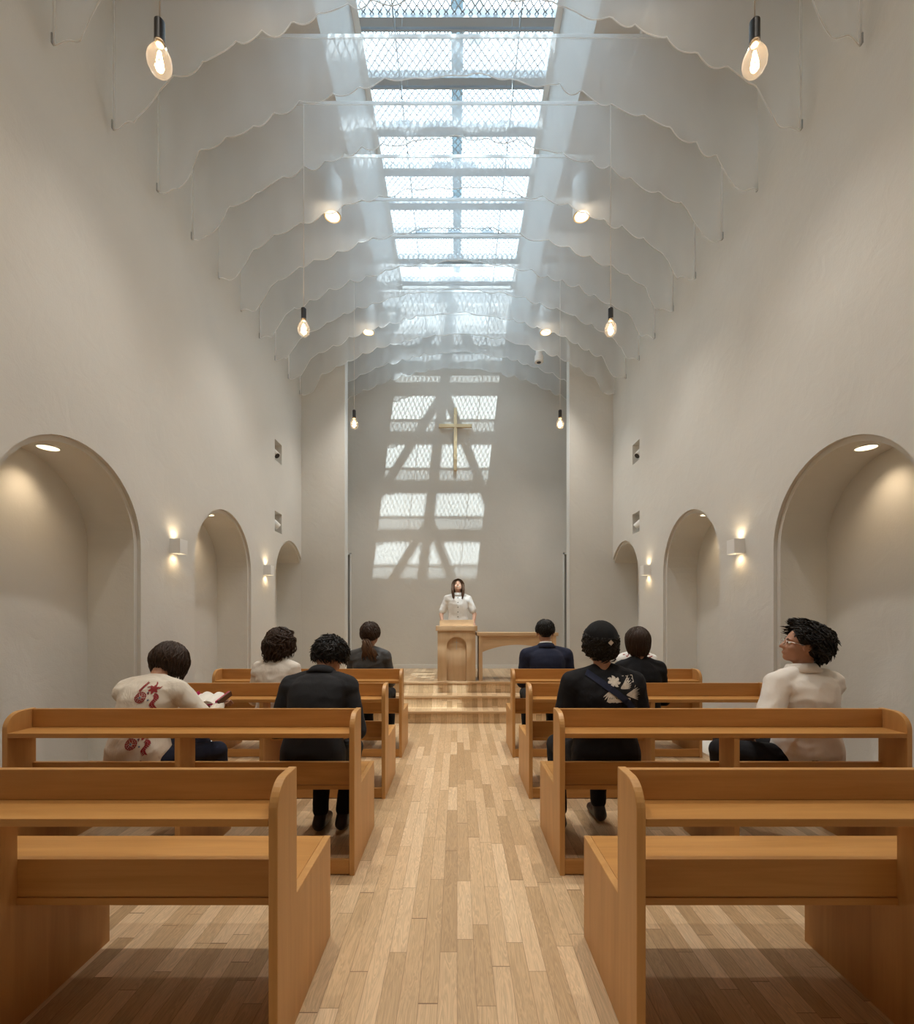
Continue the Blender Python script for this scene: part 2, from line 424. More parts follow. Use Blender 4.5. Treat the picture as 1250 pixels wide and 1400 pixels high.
# skylight window: frame, bars, glass, expanded mesh
sk = struct('window_1', B(-XU - 0.02, -XU + 0.045, SKY0, SKY1, ZG - 0.06, ZG + 0.04), M['wframe'])
obj('frame', B(XU - 0.045, XU + 0.02, SKY0, SKY1, ZG - 0.06, ZG + 0.04), M['wframe'], sk)
y = 4.417 - 0.4885 * 4
while y < SKY1 - 0.05:
    if y > SKY0 + 0.1:
        b = bmesh.new(); box(b, -XU + 0.045, XU - 0.045, y - 0.035, y + 0.035, ZG - 0.05, ZG + 0.03)
        box(b, -XU + 0.045, XU - 0.045, y + 0.055, y + 0.075, ZG - 0.05, ZG + 0.0)
        obj('glazing_bar', b, M['steel'], sk)
    y += 0.4885
obj('glass_pane', B(-XU + 0.045, XU - 0.045, SKY0, SKY1, ZG + 0.031, ZG + 0.037), M['glass'], sk)
bm = bmesh.new(); cw = 0.038; ch = 0.085; hw = 0.0066
nst = int(2 * (XU - 0.05) / cw)
for i in range(nst):
    xc = -XU + 0.05 + cw * (i + 0.5); sgn = 1 if i % 2 else -1
    prev = None; k = 0; yy = SKY0 + 0.02
    while yy < SKY1 - 0.02:
        xx = xc + (cw / 2 - hw * 0.5) * (1 if k % 2 else -1) * sgn
        a = bm.verts.new((xx - hw, yy, ZG - 0.02)); b = bm.verts.new((xx + hw, yy, ZG - 0.02))
        if prev: bm.faces.new((prev[0], prev[1], b, a))
        prev = (a, b); yy += ch / 2; k += 1
obj('expanded_mesh', bm, M['steel'], sk)
# steel bracing of the roof above the glass
bm = bmesh.new(); zb = 7.10
box(bm, -0.06, 0.06, SKY0, SKY1, zb, zb + 0.08)
zd = 9.3; kx, ky = 0.118 * (zd - zb), -0.575 * (zd - zb)
box(bm, kx - 0.09, kx + 0.09, SKY0 + ky, SKY1 + ky, zd + 0.081, zd + 0.16)
for ya in (7.20, 5.90, 4.60, 3.30):
    for s in (-1, 1):
        d = V((s * 0.98, -1.12, 0)); n_ = V((d.y, -d.x, 0)).normalized() * 0.055
        p0 = V((kx, ya + ky, 0)); p1 = p0 + d
        prism(bm, [((p0 + n_).x, (p0 + n_).y), ((p1 + n_).x, (p1 + n_).y), ((p1 - n_).x, (p1 - n_).y), ((p0 - n_).x, (p0 - n_).y)], 'Z', zd, zd + 0.08)
struct('trim_3', bm, M['brace'])

# unseen slab and slats added outside, above the roof light, to block and stripe the sun
bm = bmesh.new(); box(bm, -2.2, 2.2, 2.05, 2.95, 10.9, 11.1)
for k in range(12): box(bm, -2.2, 2.2, 1.83 - 0.2 * k, 1.92 - 0.2 * k, 10.98, 11.0)
struct('sun_blocker', bm, M['brace'])

# ------------------------------------------------------------------ curtains
TOPZ, CROWN, TIPX = 5.90, 5.59, 2.362
def cz(x):
    ax = abs(x)
    if ax < 2.04: return CROWN - 0.150 * ax * ax
    if ax < 2.2: return 4.966 - (ax - 2.04) / 0.16 * 0.276
    return 4.69 - (ax - 2.2) * 0.12
order = ['first', 'second', 'third', 'fourth', 'fifth', 'sixth', 'seventh', 'eighth', 'ninth', 'tenth', 'eleventh', 'twelfth', 'thirteenth']
def curtain(Y, idx):
    rnd = random.Random(100 + idx)
    root = empty('mesh_curtain', (0, Y, TOPZ), 0,
                 'sheer white mesh curtain with arched scalloped hem, %s from the altar wall' % order[idx], 'curtain', 'arched mesh curtains under the skylight')
    # scallops
    xs = [-TIPX]; 
    nodes = [-2.2]
    while nodes[-1] < 2.2: nodes.append(nodes[-1] + rnd.uniform(0.15, 0.26) * (1.0 if abs(nodes[-1]) > 0.7 else 1.6))
    amps = [rnd.uniform(0.028, 0.062) for _ in nodes]
    def low(x):
        z = cz(x)
        if abs(x) < 2.2:
            for a, b, am in zip(nodes, nodes[1:], amps):
                if a <= x < b:
                    t = (x - a) / (b - a); k = min(1, abs(x) / 0.8)
                    z -= am * (math.sin(math.pi * t) ** 0.8 - 0.3) * (0.2 + 0.8 * k); break
        else:
            z += 0.012 * math.sin(x * 40 + idx)
        return z
    nx = 240; nz = 8
    bm = bmesh.new(); grid = []; ph = rnd.uniform(0, 6)
    for i in range(nx + 1):
        x = -TIPX + 2 * TIPX * i / nx; zl = low(x); col = []
        for j in range(nz + 1):
            t = j / nz
            z = TOPZ + (zl - TOPZ) * t
            yy = (0.012 * math.sin(x * 9 + ph) + 0.008 * math.sin(x * 23 + ph * 2)) * t + 0.006 * noise.noise(V((x * 3, z * 2, idx)))
            col.append(bm.verts.new((x, yy, z - TOPZ)))
        grid.append(col)
    for a, b in zip(grid, grid[1:]):
        for j in range(nz): bm.faces.new((a[j], b[j], b[j + 1], a[j + 1]))
    lowpts = [tuple(c[-1].co) for c in grid]
    f = obj('fabric', bm, M['curtain'], root, smooth=True)
    h = tube(bmesh.new(), lowpts, 0.0042, 5); obj('hem', h, M['hem'], root, smooth=True)
    h = bmesh.new(); box(h, -TIPX, TIPX, -0.006, 0.006, -0.022, 0.006); obj('top_band', h, M['hem'], root)
    for s in (-1, 1):
        obj('side_hem', B(min(s * (TIPX - 0.014), s * TIPX), max(s * (TIPX - 0.014), s * TIPX), -0.004, 0.004, low(TIPX) - TOPZ, -0.023), M['hem'], root)
        obj('clip', B(s * TIPX - 0.004, s * TIPX + 0.004, -0.009, 0.009, low(TIPX) - TOPZ, low(TIPX) - TOPZ + 0.06), M['steel'], root)
    return root
ys = [8.105 - 0.4845 * i for i in range(13)]
for i, Y in enumerate(ys): curtain(Y, i)
# lengthwise cables the curtains hang from
for (x, r, m, lab) in ((-0.49, 0.005, 'wire', 'thin grey suspension cable left of the skylight centre'), (0.49, 0.005, 'wire', 'thin grey suspension cable right of the skylight centre'),
                  (-1.45, 0.011, 'white', 'white curtain rail running lengthwise on the left'), (1.45, 0.011, 'white', 'white curtain rail running lengthwise on the right')):
    t = empty('suspension_cable' if m == 'wire' else 'curtain_rail', (x, YE, TOPZ + 0.02), 0, lab, 'cable' if m == 'wire' else 'rail')
    obj('line', tube(bmesh.new(), [(0, -0.002, 0), (0, YB - YE, 0)], r, 8), M[m], t, smooth=True)
    for Y in ys:
        obj('hanger', tube(bmesh.new(), [(0, Y - YE, -0.012), (0, Y - YE, (ZC - TOPZ - 0.02) if abs(x) > XL else (ZG - 0.05 - TOPZ))], 0.0015, 5), M[m], t)

# ------------------------------------------------------------------ lamps
def lamp(name, kind, loc, energy, col=(1, 0.86, 0.68), size=0.05, parent=None, rot=None, spot=None, blend=0.6, area=None):
    l = bpy.data.lights.new(name, kind); l.energy = energy; l.color = col
    if kind in ('POINT', 'SPOT'): l.shadow_soft_size = size
    if kind == 'SPOT': l.spot_size = R(spot); l.spot_blend = blend
    if kind == 'AREA':
        l.shape = 'DISK'; l.size = area
    o = bpy.data.objects.new(name, l); C.objects.link(o); o.location = loc
    if rot: o.rotation_euler = rot
    if parent: o.parent = parent
    return o
PX = 1.274
def pendant(x, y, z, label):
    t = empty('pendant_bulb', (x, y, z), 0, label, 'pendant lamp', 'bare bulb pendants on long cords')
    # z = centre of the bulb
    prof = [(0.001, -0.078), (0.02, -0.074), (0.036, -0.062), (0.046, -0.042), (0.0485, -0.02), (0.045, 0.002), (0.035, 0.024), (0.024, 0.042), (0.016, 0.055), (0.014, 0.066)]
    obj('glass_bulb', lathe(bmesh.new(), prof, n=32), M['bulbglass'], t, smooth=True)
    obj('socket', lathe(bmesh.new(), [(0.019, 0.062), (0.021, 0.065), (0.021, 0.15), (0.017, 0.156), (0.006, 0.162)], n=24), M['black'], t, smooth=False, bevel=0.001)
    obj('cap', lathe(bmesh.new(), [(0.0145, 0.05), (0.0145, 0.064)], n=20), M['brass'], t)
    f = bmesh.new()
    tube(f, [(0, 0, 0.05), (0, 0, 0.012)], 0.003, 6)
    obj('filament_stem', f, M['bulbglass'], t)
    f = bmesh.new()
    for k in range(5):
        a = 2 * math.pi * k / 5
        tube(f, [(0.005 * math.cos(a), 0.005 * math.sin(a), 0.022), (0.014 * math.cos(a + .5), 0.014 * math.sin(a + .5), -0.03)], 0.0016, 5)
    obj('filament', f, M['filament'], t)
    obj('cord', tube(bmesh.new(), [(0, 0, 0.16), (0, 0, ZC - z - 0.03)], 0.0035, 6), M['cord'], t, smooth=True)
    obj('ceiling_rose', lathe(bmesh.new(), [(0.045, ZC - z - 0.03), (0.045, ZC - z)], n=24), M['white'], t)
    lamp('glow', 'POINT', (0, 0, -0.01), 4.0, (1, 0.72, 0.45), 0.03, t)
for i, y in enumerate((2.035, 3.945, 5.88)):
    zb = 1.3 + (769, 400, 269)[i] * y / 650
    nm = ('nearest the camera', 'midway along the nave', 'farthest, before the altar wall')[i]
    for s in (-1, 1):
        pendant(s * PX, y, zb, 'clear bulb in black socket hung on the %s, %s' % ('left' if s < 0 else 'right', nm))
def spot_fixture(x, y, label, e=60):
    zb = 5.42
    t = empty('ceiling_spotlight', (x, y, zb), 0, label, 'spotlight', 'white cylinder spotlights among the curtains')
    obj('housing', lathe(bmesh.new(), [(0.070, 0.02), (0.078, -0.0001), (0.088, 0.0), (0.09, 0.02), (0.09, 0.14), (0.086, 0.145), (0.09, 0.15), (0.09, 0.37), (0.085, 0.375)], n=36), M['white'], t, bevel=0.001)
    obj('lamp_face', lathe(bmesh.new(), [(0.068, 0.006), (0.068, 0.019)], n=32), M['lampface2'], t)
    obj('trim_ring', lathe(bmesh.new(), [(0.079, -0.004), (0.086, -0.001), (0.086, -0.0002), (0.07, -0.0002)], n=32, ring_closed=True), M['brass'], t)
    obj('stem', lathe(bmesh.new(), [(0.011, 0.375), (0.011, ZC - zb)], n=12), M['white'], t)
    lamp('glow', 'POINT', (0, 0, -0.035), 1.3, (1, 0.80, 0.58), 0.03, t)
    lamp('beam', 'SPOT', (0, 0, -0.012), e, (1, 0.92, 0.82), 0.05, t, spot=84, blend=1.0)
for y, e in ((4.86, 1), (6.82, 1), (2.92, 1), (0.98, 0.8)):  # the last, nearest pair is out of view, added to light the near pews
    for s in (-1, 1):
        if y > 4: lb = 'white cylinder spotlight on the %s, %s' % ('left' if s < 0 else 'right', 'nearer one above mid-nave' if y < 5 else 'farther one near the altar recess')
        else: lb = 'white cylinder spotlight on the %s, above the %s' % ('left' if s < 0 else 'right', {2.92: 'second pew row', 0.98: 'near aisle, added unseen for light', -0.95: 'back wall'}[y])
        spot_fixture(s * PX, y, lb, 180 * e)
# small device hung near the altar on the right
t = empty('small_ceiling_spotlight', (1.27, 7.38, 5.29), 0, 'small white capped cylinder hanging right of the cross near the altar recess', 'spotlight')
obj('housing', lathe(bmesh.new(), [(0.045, 0), (0.068, 0.004), (0.07, 0.03), (0.066, 0.10), (0.05, 0.105), (0.05, 0.19), (0.046, 0.195)], n=28), M['white'], t, bevel=0.001)
obj('lens', lathe(bmesh.new(), [(0.03, -0.004), (0.034, -0.0002)], n=20), M['black'], t)
obj('stem', lathe(bmesh.new(), [(0.008, 0.195), (0.008, ZC - 5.29)], n=10), M['white'], t)
# niche downlights
for (yc, zz, rowname) in ((3.01, SPR + 0.56, 'large nearest'), (4.94, SPR + 0.56, 'middle')):
    for s in (-1, 1):
        t = empty('recessed_downlight', (s * (W + 0.19), yc, zz - 0.006), 0, 'round recessed downlight at the crown of the %s niche on the %s' % (rowname, 'left' if s < 0 else 'right'), 'downlight', 'niche downlights')
        obj('ring', lathe(bmesh.new(), [(0.058, -0.004), (0.064, -0.004), (0.066, 0.002), (0.058, 0.004)], n=32, ring_closed=True), M['wframe'], t)
        obj('lamp_face', lathe(bmesh.new(), [(0.056, -0.002), (0.056, 0.001)], n=32), M['lampface'], t)
        lamp('beam', 'SPOT', (0, 0, -0.02), 7.0, (1, 0.76, 0.50), 0.04, t, rot=(0, R(-s * 14), 0), spot=100, blend=1.0)
# up-down wall lights
for (yc, zc, nm) in ((4.02, 1.915, 'between large and middle niches'), (5.945, 1.915, 'beyond the middle niche, towards the altar')):
    for s in (-1, 1):
        t = empty('wall_sconce', (s * W, yc, zc), 0, 'white cube wall light on the %s, %s' % ('left' if s < 0 else 'right', nm), 'wall light', 'cube wall lights')
        b = bmesh.new()
        x0, x1 = -s * 0.0, -s * 0.088
        lo, hi = min(x0, x1), max(x0, x1)
        w_ = 0.056; h_ = 0.06; th = 0.004
        box(b, lo, hi, -w_, -w_ + th, -h_, h_); box(b, lo, hi, w_ - th, w_, -h_, h_)
        xf = x1; box(b, min(xf, xf + s * th), max(xf, xf + s * th), -w_ + th, w_ - th, -h_, h_)
        xf = x0 - s * 0.001; box(b, min(xf, xf - s * th), max(xf, xf - s * th), -w_ + th, w_ - th, -h_, h_)
        obj('housing', b, M['white'], t)
        obj('diffuser', B(lo + 0.006, hi - 0.006, -w_ + 0.006, w_ - 0.006, -0.045, 0.045), M['lampface'], t)
        for sg in (1, -1):
            lamp('glow', 'SPOT', (-s * 0.045, 0, sg * 0.064), 1.3, (1, 0.74, 0.45), 0.02, t, rot=(0 if sg < 0 else math.pi, 0, 0), spot=160, blend=1.0)
# wall recess spotlights
for zc, nm in ((3.545, 'upper'), (2.60, 'lower')):
    for s in (-1, 1):
        t = empty('recess_spotlight', (s * (W + 0.065), 6.38, zc), 0, 'white cylinder spot in the %s square wall recess on the %s' % (nm, 'left' if s < 0 else 'right'), 'spotlight', 'spotlights in square wall recesses')
        d = V((-s * 0.55, -0.2 if nm == 'upper' else 0.55, -0.55)).normalized()
        a, b_ = frame_of(d); mt = Matrix((a, b_, d)).transposed()
        obj('housing', lathe(bmesh.new(), [(0.042, -0.085), (0.046, -0.08), (0.046, 0.08), (0.042, 0.083)], n=24, mtx=mt), M['white'], t, bevel=0.001)
        obj('lens', lathe(bmesh.new(), [(0.036, 0.0835), (0.036, 0.086)], n=24, mtx=mt), M['black'], t)
        obj('bracket', tube(bmesh.new(), [(0, 0, 0.135), (0, 0, 0.02)], 0.010, 10), M['white'], t)

# ------------------------------------------------------------------ cross
t = empty('wall_cross', (-0.03, YE - 0.05, 3.87), 0, 'slender brass cross mounted on the altar wall', 'cross')
obj('upright', B(-0.028, 0.028, -0.02, 0.02, 0, 1.085), M['brass'], t, bevel=0.002)
obj('crossbar', B(-0.285, 0.285, -0.024, 0.018, 0.745, 0.803), M['brass'], t, bevel=0.002)
obj('wall_fixing', B(-0.01, 0.01, 0.02, 0.05, 0.2, 0.22), M['brass'], t)
obj('wall_fixing', B(-0.01, 0.01, 0.02, 0.05, 0.9, 0.92), M['brass'], t)

# ------------------------------------------------------------------ lectern and table
t = empty('lectern', (-0.008, 6.57, PH), 0, 'pale oak lectern with an arched recess and thin cross on its front', 'lectern')
hw, dp, hb = 0.262, 0.40, 0.693
body = B(-hw, hw, 0, dp, 0.0, hb)
me = boolean_cut(body, [prism(bmesh.new(), arch_pts(0.0, 0.137, 0.475, -0.05, 24), 'Y', -0.05, 0.05)])
link_mesh('body', me, M['oak_v'], t)
obj('front_panel', prism(bmesh.new(), arch_pts(0.0, 0.1365, 0.4745, 0.002, 24), 'Y', 0.0465, 0.052), M['oak_v'], t)
b = bmesh.new(); box(b, -0.003, 0.003, 0.042, 0.0464, 0.43, 0.575); box(b, -0.022, 0.022, 0.042, 0.0464, 0.53, 0.536)
obj('inlaid_cross', b, M['doorgrey'], t)['label'] = 'thin dark cross'
obj('top_slab', B(-0.287, 0.287, -0.018, dp + 0.018, hb, hb + 0.07), M['oak_h'], t, bevel=0.003)
b = bmesh.new(); prism(b, [(0.03, hb + 0.07), (0.03, hb + 0.152), (0.05, hb + 0.152), (dp - 0.02, hb + 0.085), (dp - 0.02, hb + 0.07)], 'X', -0.235, 0.235)
obj('reading_desk', b, M['oak_h'], t, bevel=0.003)
t = empty('communion_table', (0.835, 6.57, PH), 0, 'pale oak table with an arched apron beside the lectern', 'table')
hw = 0.535; zt = 0.668
obj('table_top', B(-hw - 0.028, hw + 0.028, -0.012, 0.46, zt - 0.045, zt), M['oak_h'], t, bevel=0.003)
for s in (-1, 1): obj('leg', B(min(s * hw, s * (hw - 0.05)), max(s * hw, s * (hw - 0.05)), 0.0, 0.45, 0, zt - 0.0455), M['oak_v'], t, bevel=0.002)
iw = hw - 0.0505; pts = [(-iw, zt - 0.046), (-iw, 0.40)]
for i in range(1, 24):
    x = -iw + 2 * iw * i / 24; pts.append((x, 0.40 + 0.10 * (1 - (x / iw) ** 2)))
pts += [(iw, 0.40), (iw, zt - 0.046)]
for y0 in (0.012, 0.41): obj('apron', prism(bmesh.new(), pts, 'Y', y0, y0 + 0.024), M['oak_h'], t)

# ------------------------------------------------------------------ pews
XI, XO = 0.521, 2.31
def panel_pts(tall=True):
    D, Dt, Ht, Hs, r = 0.577, 0.168, 0.823, 0.4125, 0.085
    pts = [(0, 0), (0, Ht - r)]
    for i in range(1, 9):
        a = math.pi - (math.pi / 2) * i / 9
        pts.append((r + r * math.cos(a), Ht - r + r * math.sin(a)))
    pts += [(r, Ht), (Dt, Ht), (Dt, Hs), (D, Hs), (D, 0)]
    return pts
def make_pew():
    t = empty('pew', (0, 0, 0))
    th = 0.027
    for x in (XI, XO - th): obj('end_panel', prism(bmesh.new(), panel_pts(), 'X', x, x + th), M['pew_v'], t, bevel=0.003)
    a, b = XI + th + 0.0005, XO - th - 0.0005
    obj('back_board', B(a, b, 0.143, 0.166, 0.7225, 0.82), M['pew_h'], t, bevel=0.002)
    obj('book_shelf', B(a, b, 0.001, 0.166, 0.698, 0.722), M['pew_h'], t, bevel=0.002)
    obj('lower_back_board', B(a, b, 0.143, 0.166, 0.412, 0.533), M['pew_h'], t, bevel=0.002)
    obj('seat', B(a, b, 0.138, 0.576, 0.388, 0.4118), M['pew_h'], t, bevel=0.002)
    obj('bottom_rail', B(a, b, 0.004, 0.026, 0.006, 0.078), M['pew_h'], t, bevel=0.002)
    obj('seat_rail', B(a, b, 0.52, 0.542, 0.33, 0.3875), M['pew_h'], t, bevel=0.002)
    xm = (XI + XO) / 2 + 0.005
    pts = [(0.027, 0.0), (0.027, 0.388), (0.0, 0.388), (0.0, 0.6975), (0.1425, 0.6975), (0.1425, 0.3875), (0.546, 0.3875), (0.546, 0.0)]
    pts = [(0.0265, 0.0), (0.0265, 0.09), (0.002, 0.09), (0.002, 0.6975), (0.1425, 0.6975), (0.1425, 0.411), (0.137, 0.3875), (0.519, 0.3875), (0.519, 0.329), (0.546, 0.329), (0.546, 0)]
    obj('divider', prism(bmesh.new(), pts, 'X', xm - 0.0135, xm + 0.0135), M['pew_v'], t)
    return t
def mirror_mesh_tree(src):
    """the pew of the other side: a mirrored build, not a negative scale"""
    r = empty(src.name.split('.')[0], (0, 0, 0))
    for ch in src.children:
        me = ch.data.copy()
        for v in me.vertices: v.co.x = -v.co.x
        me.flip_normals()
        c = bpy.data.objects.new(ch.name.split('.')[0], me); C.objects.link(c); c.parent = r
        for md in ch.modifiers:
            n = c.modifiers.new(md.name, 'BEVEL'); n.width = md.width; n.segments = 2; n.limit_method = 'ANGLE'; n.angle_limit = md.angle_limit
    return r
Y1 = 1.378; PITCH = 1.0325
rows_l = ['empty honey-brown wooden pew nearest the camera, left of the aisle',
          'wooden pew left of the aisle holding the cream-blouse person and the black-jacket person',
          'wooden pew left of the aisle under the wavy-haired person in white shirt',
          'wooden pew left of the aisle closest to the steps, under the person with ponytail']
rows_r = ['empty honey-brown wooden pew nearest the camera, right of the aisle',
          'wooden pew right of the aisle holding the beanie person and the polo-shirt person',
          'wooden pew right of the aisle under the bob-haired person in black top',
          'wooden pew right of the aisle closest to the steps, under the person in navy suit']
pr = make_pew(); pl = mirror_mesh_tree(pr)
for i in range(4):
    for src, lab, g in ((pl, rows_l, 'pews left of the aisle'), (pr, rows_r, 'pews right of the aisle')):
        o = src if i == 0 else copy_tree(src)
        o.location = (0, Y1 + PITCH * i, 0); tag(o, lab[i], 'pew', g)

# ------------------------------------------------------------------ people
def ellip(bm, c, r, rot=None, u=18, v=12):
    c = V(c); rings = []
    for i in range(1, v):
        th = math.pi * i / v; ring = []
        for k in range(u):
            ph = 2 * math.pi * k / u
            p = V((r[0] * math.sin(th) * math.cos(ph), r[1] * math.sin(th) * math.sin(ph), r[2] * math.cos(th)))
            if rot: p = rot @ p
            ring.append(bm.verts.new(c + p))
        rings.append(ring)
    top = V((0, 0, r[2])); bot = V((0, 0, -r[2]))
    if rot: top = rot @ top; bot = rot @ bot
    a = bm.verts.new(c + top); b = bm.verts.new(c + bot)
    for k in range(u):
        bm.faces.new((a, rings[0][k], rings[0][(k + 1) % u])); bm.faces.new((b, rings[-1][(k + 1) % u], rings[-1][k]))
    for r0, r1 in zip(rings, rings[1:]):
        for k in range(u): bm.faces.new((r0[k], r1[k], r1[(k + 1) % u], r0[(k + 1) % u]))
def cap(bm, p0, p1, r0, r1, n=14):
    """tapered limb with round ends"""
    p0, p1 = V(p0), V(p1); d = (p1 - p0); L = d.length; d.normalize()
    pts = []; rad = []
    for i in range(5):
        a = math.pi / 2 * i / 4.5; pts.append(p0 - d * r0 * math.cos(a)); rad.append(max(0.0008, r0 * math.sin(a)))
    pts[0] = p0 - d * r0
    for i in range(4, -1, -1):
        a = math.pi / 2 * i / 4.5; pts.append(p1 + d * r1 * math.cos(a)); rad.append(max(0.0008, r1 * math.sin(a)))
    tube(bm, pts, rad, n)
def loft(bm, secs, n=28):
    """secs: (centre, lateral unit, frontal unit, rx, ry)"""
    rings = []
    for c, a, b, rx, ry in secs:
        ring = []
        for k in range(n):
            t = 2 * math.pi * k / n; ct, st = math.cos(t), math.sin(t)
            ct = math.copysign(abs(ct) ** 0.85, ct); st = math.copysign(abs(st) ** 0.85, st)
            ring.append(bm.verts.new(V(c) + a * rx * ct + b * ry * st))
        rings.append(ring)
    for r0, r1 in zip(rings, rings[1:]):
        for k in range(n): bm.faces.new((r0[k], r0[(k + 1) % n], r1[(k + 1) % n], r1[k]))
    bm.faces.new(rings[0][::-1]); bm.faces.new(rings[-1])
def ik(a, c, l1, l2, pole):
    a, c, pole = V(a), V(c), V(pole)
    d = c - a; L = min(d.length, (l1 + l2) * 0.995); dn = d.normalized()
    x = (l1 * l1 - l2 * l2 + L * L) / (2 * L); h = math.sqrt(max(0, l1 * l1 - x * x))
    p = (pole - dn * pole.dot(dn)).normalized()
    return a + dn * x + p * h, a + dn * L
def hand(bm, wrist, d, nrm, side, curl=0.5):
    """palm, four unequal bent fingers and a thumb leaving the side of the palm"""
    d = V(d).normalized(); nrm = V(nrm); nrm = (nrm - d * nrm.dot(d)).normalized(); lat = d.cross(nrm) * side
    w = V(wrist); m = Matrix((lat, d, nrm)).transposed()
    ellip(bm, w + d * 0.045, (0.040, 0.052, 0.015), m, 14, 10)
    cap(bm, w - d * 0.02, w + d * 0.02, 0.026, 0.026, 10)
    for k, (off, ln) in enumerate(((0.028, 0.068), (0.010, 0.078), (-0.009, 0.072), (-0.027, 0.056))):
        p = w + d * 0.082 + lat * off; dd = d + lat * off * 1.5
        a = 0.0
        for sgl, rr in ((0.45, 0.0088), (0.32, 0.0078), (0.23, 0.0070)):
            a += curl * 0.75
            q = p + (dd * math.cos(a) - nrm * math.sin(a)).normalized() * ln * sgl
            cap(bm, p, q, rr, rr * 0.93, 8); p = q
    p = w + d * 0.022 + lat * 0.032; q = p + (d * 0.6 + lat * 0.7 - nrm * 0.3).normalized() * 0.040
    cap(bm, p, q, 0.0115, 0.0098, 8); cap(bm, q, q + (d * 0.9 + lat * 0.2 - nrm * 0.5).normalized() * 0.030, 0.0095, 0.008, 8)

def build_hair(hm, grav, style, rnd, N_=300, length=0.0, curl=0.0, vol=0.0, bangs=1.05, back=1.9, side_t=1.7, rad=0.0085, part=0.0, wild=0.0, crown=(0.0, -0.25), minth=0.0):
    """locks that leave the crown, follow the skull and then hang by gravity (head-local space, then hm)"""
    bm = bmesh.new()
    gl = (hm.to_3x3().inverted() @ grav).normalized()
    c = V((0, -0.014, 0.026)); rr = V((0.083 + vol, 0.097 + vol, 0.095 + vol))
    cb = bmesh.new()
    if length < 0.03: ellip(cb, (0, -0.030, 0.046), (0.080 + vol * 0.8, 0.085 + vol * 0.8, 0.078 + vol * 0.9)); ellip(cb, (0, -0.046, -0.004), (0.066, 0.060, 0.066))
    else: ellip(cb, (0, -0.02, 0.03), (0.077 + vol * 0.8, 0.088 + vol * 0.8, 0.087 + vol * 0.8))
    if length > 0.03:
        for q in (0.0, 0.5, 1.0):
            ellip(cb, V((0, -0.025, -0.0)) + gl * (length * q * 0.75 + 0.01), (0.076 + vol * 0.8 - 0.014 * q, 0.070 + vol * 0.8 - 0.015 * q, 0.066))
    rx = Matrix.Rotation(crown[1] * -1.0, 3, 'X') @ Matrix.Rotation(crown[0], 3, 'Y')
    for i in range(N_):
        ph = rnd.uniform(-math.pi, math.pi)      # 0 = front (+Y)
        th = math.acos(1 - rnd.random() * 1.35) if length < 0.03 else rnd.random() * 1.15
        th = max(th, minth)
        fr = 0.5 + 0.5 * math.cos(ph)              # 1 front, 0 back
        ap = abs(ph)
        if ap < 0.75: tmax = bangs
        elif ap < 1.15: tmax = bangs + (side_t - bangs) * (ap - 0.75) / 0.4
        else: tmax = side_t + (back - side_t) * (ap - 1.15) / 2.0
        tmax *= rnd.uniform(0.93, 1.07)
        hang = length * rnd.uniform(0.72, 1.12) * (1 if ap > 0.9 else 0)
        if th > tmax - 0.25: th = max(minth, tmax - rnd.uniform(0.25, 0.5))
        if length < 0.03: tmax = min(tmax, th + rnd.uniform(0.45, 0.75))
        pts = []; t = th; jit = rnd.uniform(-0.003, 0.009); w1 = rnd.uniform(0, 6); dphi = rnd.uniform(-0.3, 0.3) * (1 + curl)
        lift = rnd.uniform(0, wild)
        k = 0; n1 = 7
        for s_ in range(n1):
            u = s_ / (n1 - 1); tt = th + (tmax - th) * u; pp = ph + dphi * u + curl * 0.25 * math.sin(w1 + u * 7)
            dirv = V((math.sin(tt) * math.sin(pp), math.sin(tt) * math.cos(pp), math.cos(tt)))
            dirv = rx @ dirv
            e = 1 + (jit + lift * u * u) / 0.09 + curl * 0.05 * math.sin(w1 * 2 + u * 9)
            pts.append(c + V((dirv.x * rr.x, dirv.y * rr.y, dirv.z * rr.z)) * e)
        if hang > 0.005:
            p = pts[-1].copy(); n2 = 7
            out = V((p.x, p.y + 0.02, 0)); 
            for s_ in range(1, n2 + 1):
                u = s_ / n2
                q = p + gl * hang * u
                tgt = 1.0 - 0.25 * u * u
                axis = c + gl * ((q - c).dot(gl))
                q = axis + (q - axis) * tgt
                a, b = V((1, 0, 0)), V((0, 1, 0))
                q += (a * math.sin(w1 + u * 8) + b * math.cos(w1 * 1.3 + u * 7)) * 0.010 * curl * (0.4 + u)
                pts.append(q)
        rads = []
        m_ = len(pts)
        for j in range(m_):
            u = j / (m_ - 1); rads.append(rad * (0.35 + 0.65 * math.sin(math.pi * min(1, u * 0.75 + 0.2))) if u < 0.95 else rad * 0.12)
        tube(bm, pts, rads, 5)
    # merge with cap
    cme = remesh(cb, 0.008, 8)
    bm.from_mesh(cme)
    for v in bm.verts: v.co = hm @ v.co
    return bm

def fold(me, amp, seed=0.0, sc=(9, 9, 4)):
    n0 = len(me.vertices)
    co_ = [0.0] * (3 * n0); me.vertices.foreach_get('co', co_)
    no_ = [0.0] * (3 * n0); me.vertices.foreach_get('normal', no_)
    for i in range(n0):
        x_, y_, z_ = co_[3 * i:3 * i + 3]
        a_ = noise.noise(V((x_ * sc[0] + seed, y_ * sc[1], z_ * sc[2]))) + 0.6 * (1 - 2.2 * abs(noise.noise(V((x_ * 7 + z_ * 9, y_ * 8 + seed, z_ * 11 - x_ * 7)))))
        for k in range(3): co_[3 * i + k] += no_[3 * i + k] * a_ * amp
    me.vertices.foreach_set('co', co_); me.update()

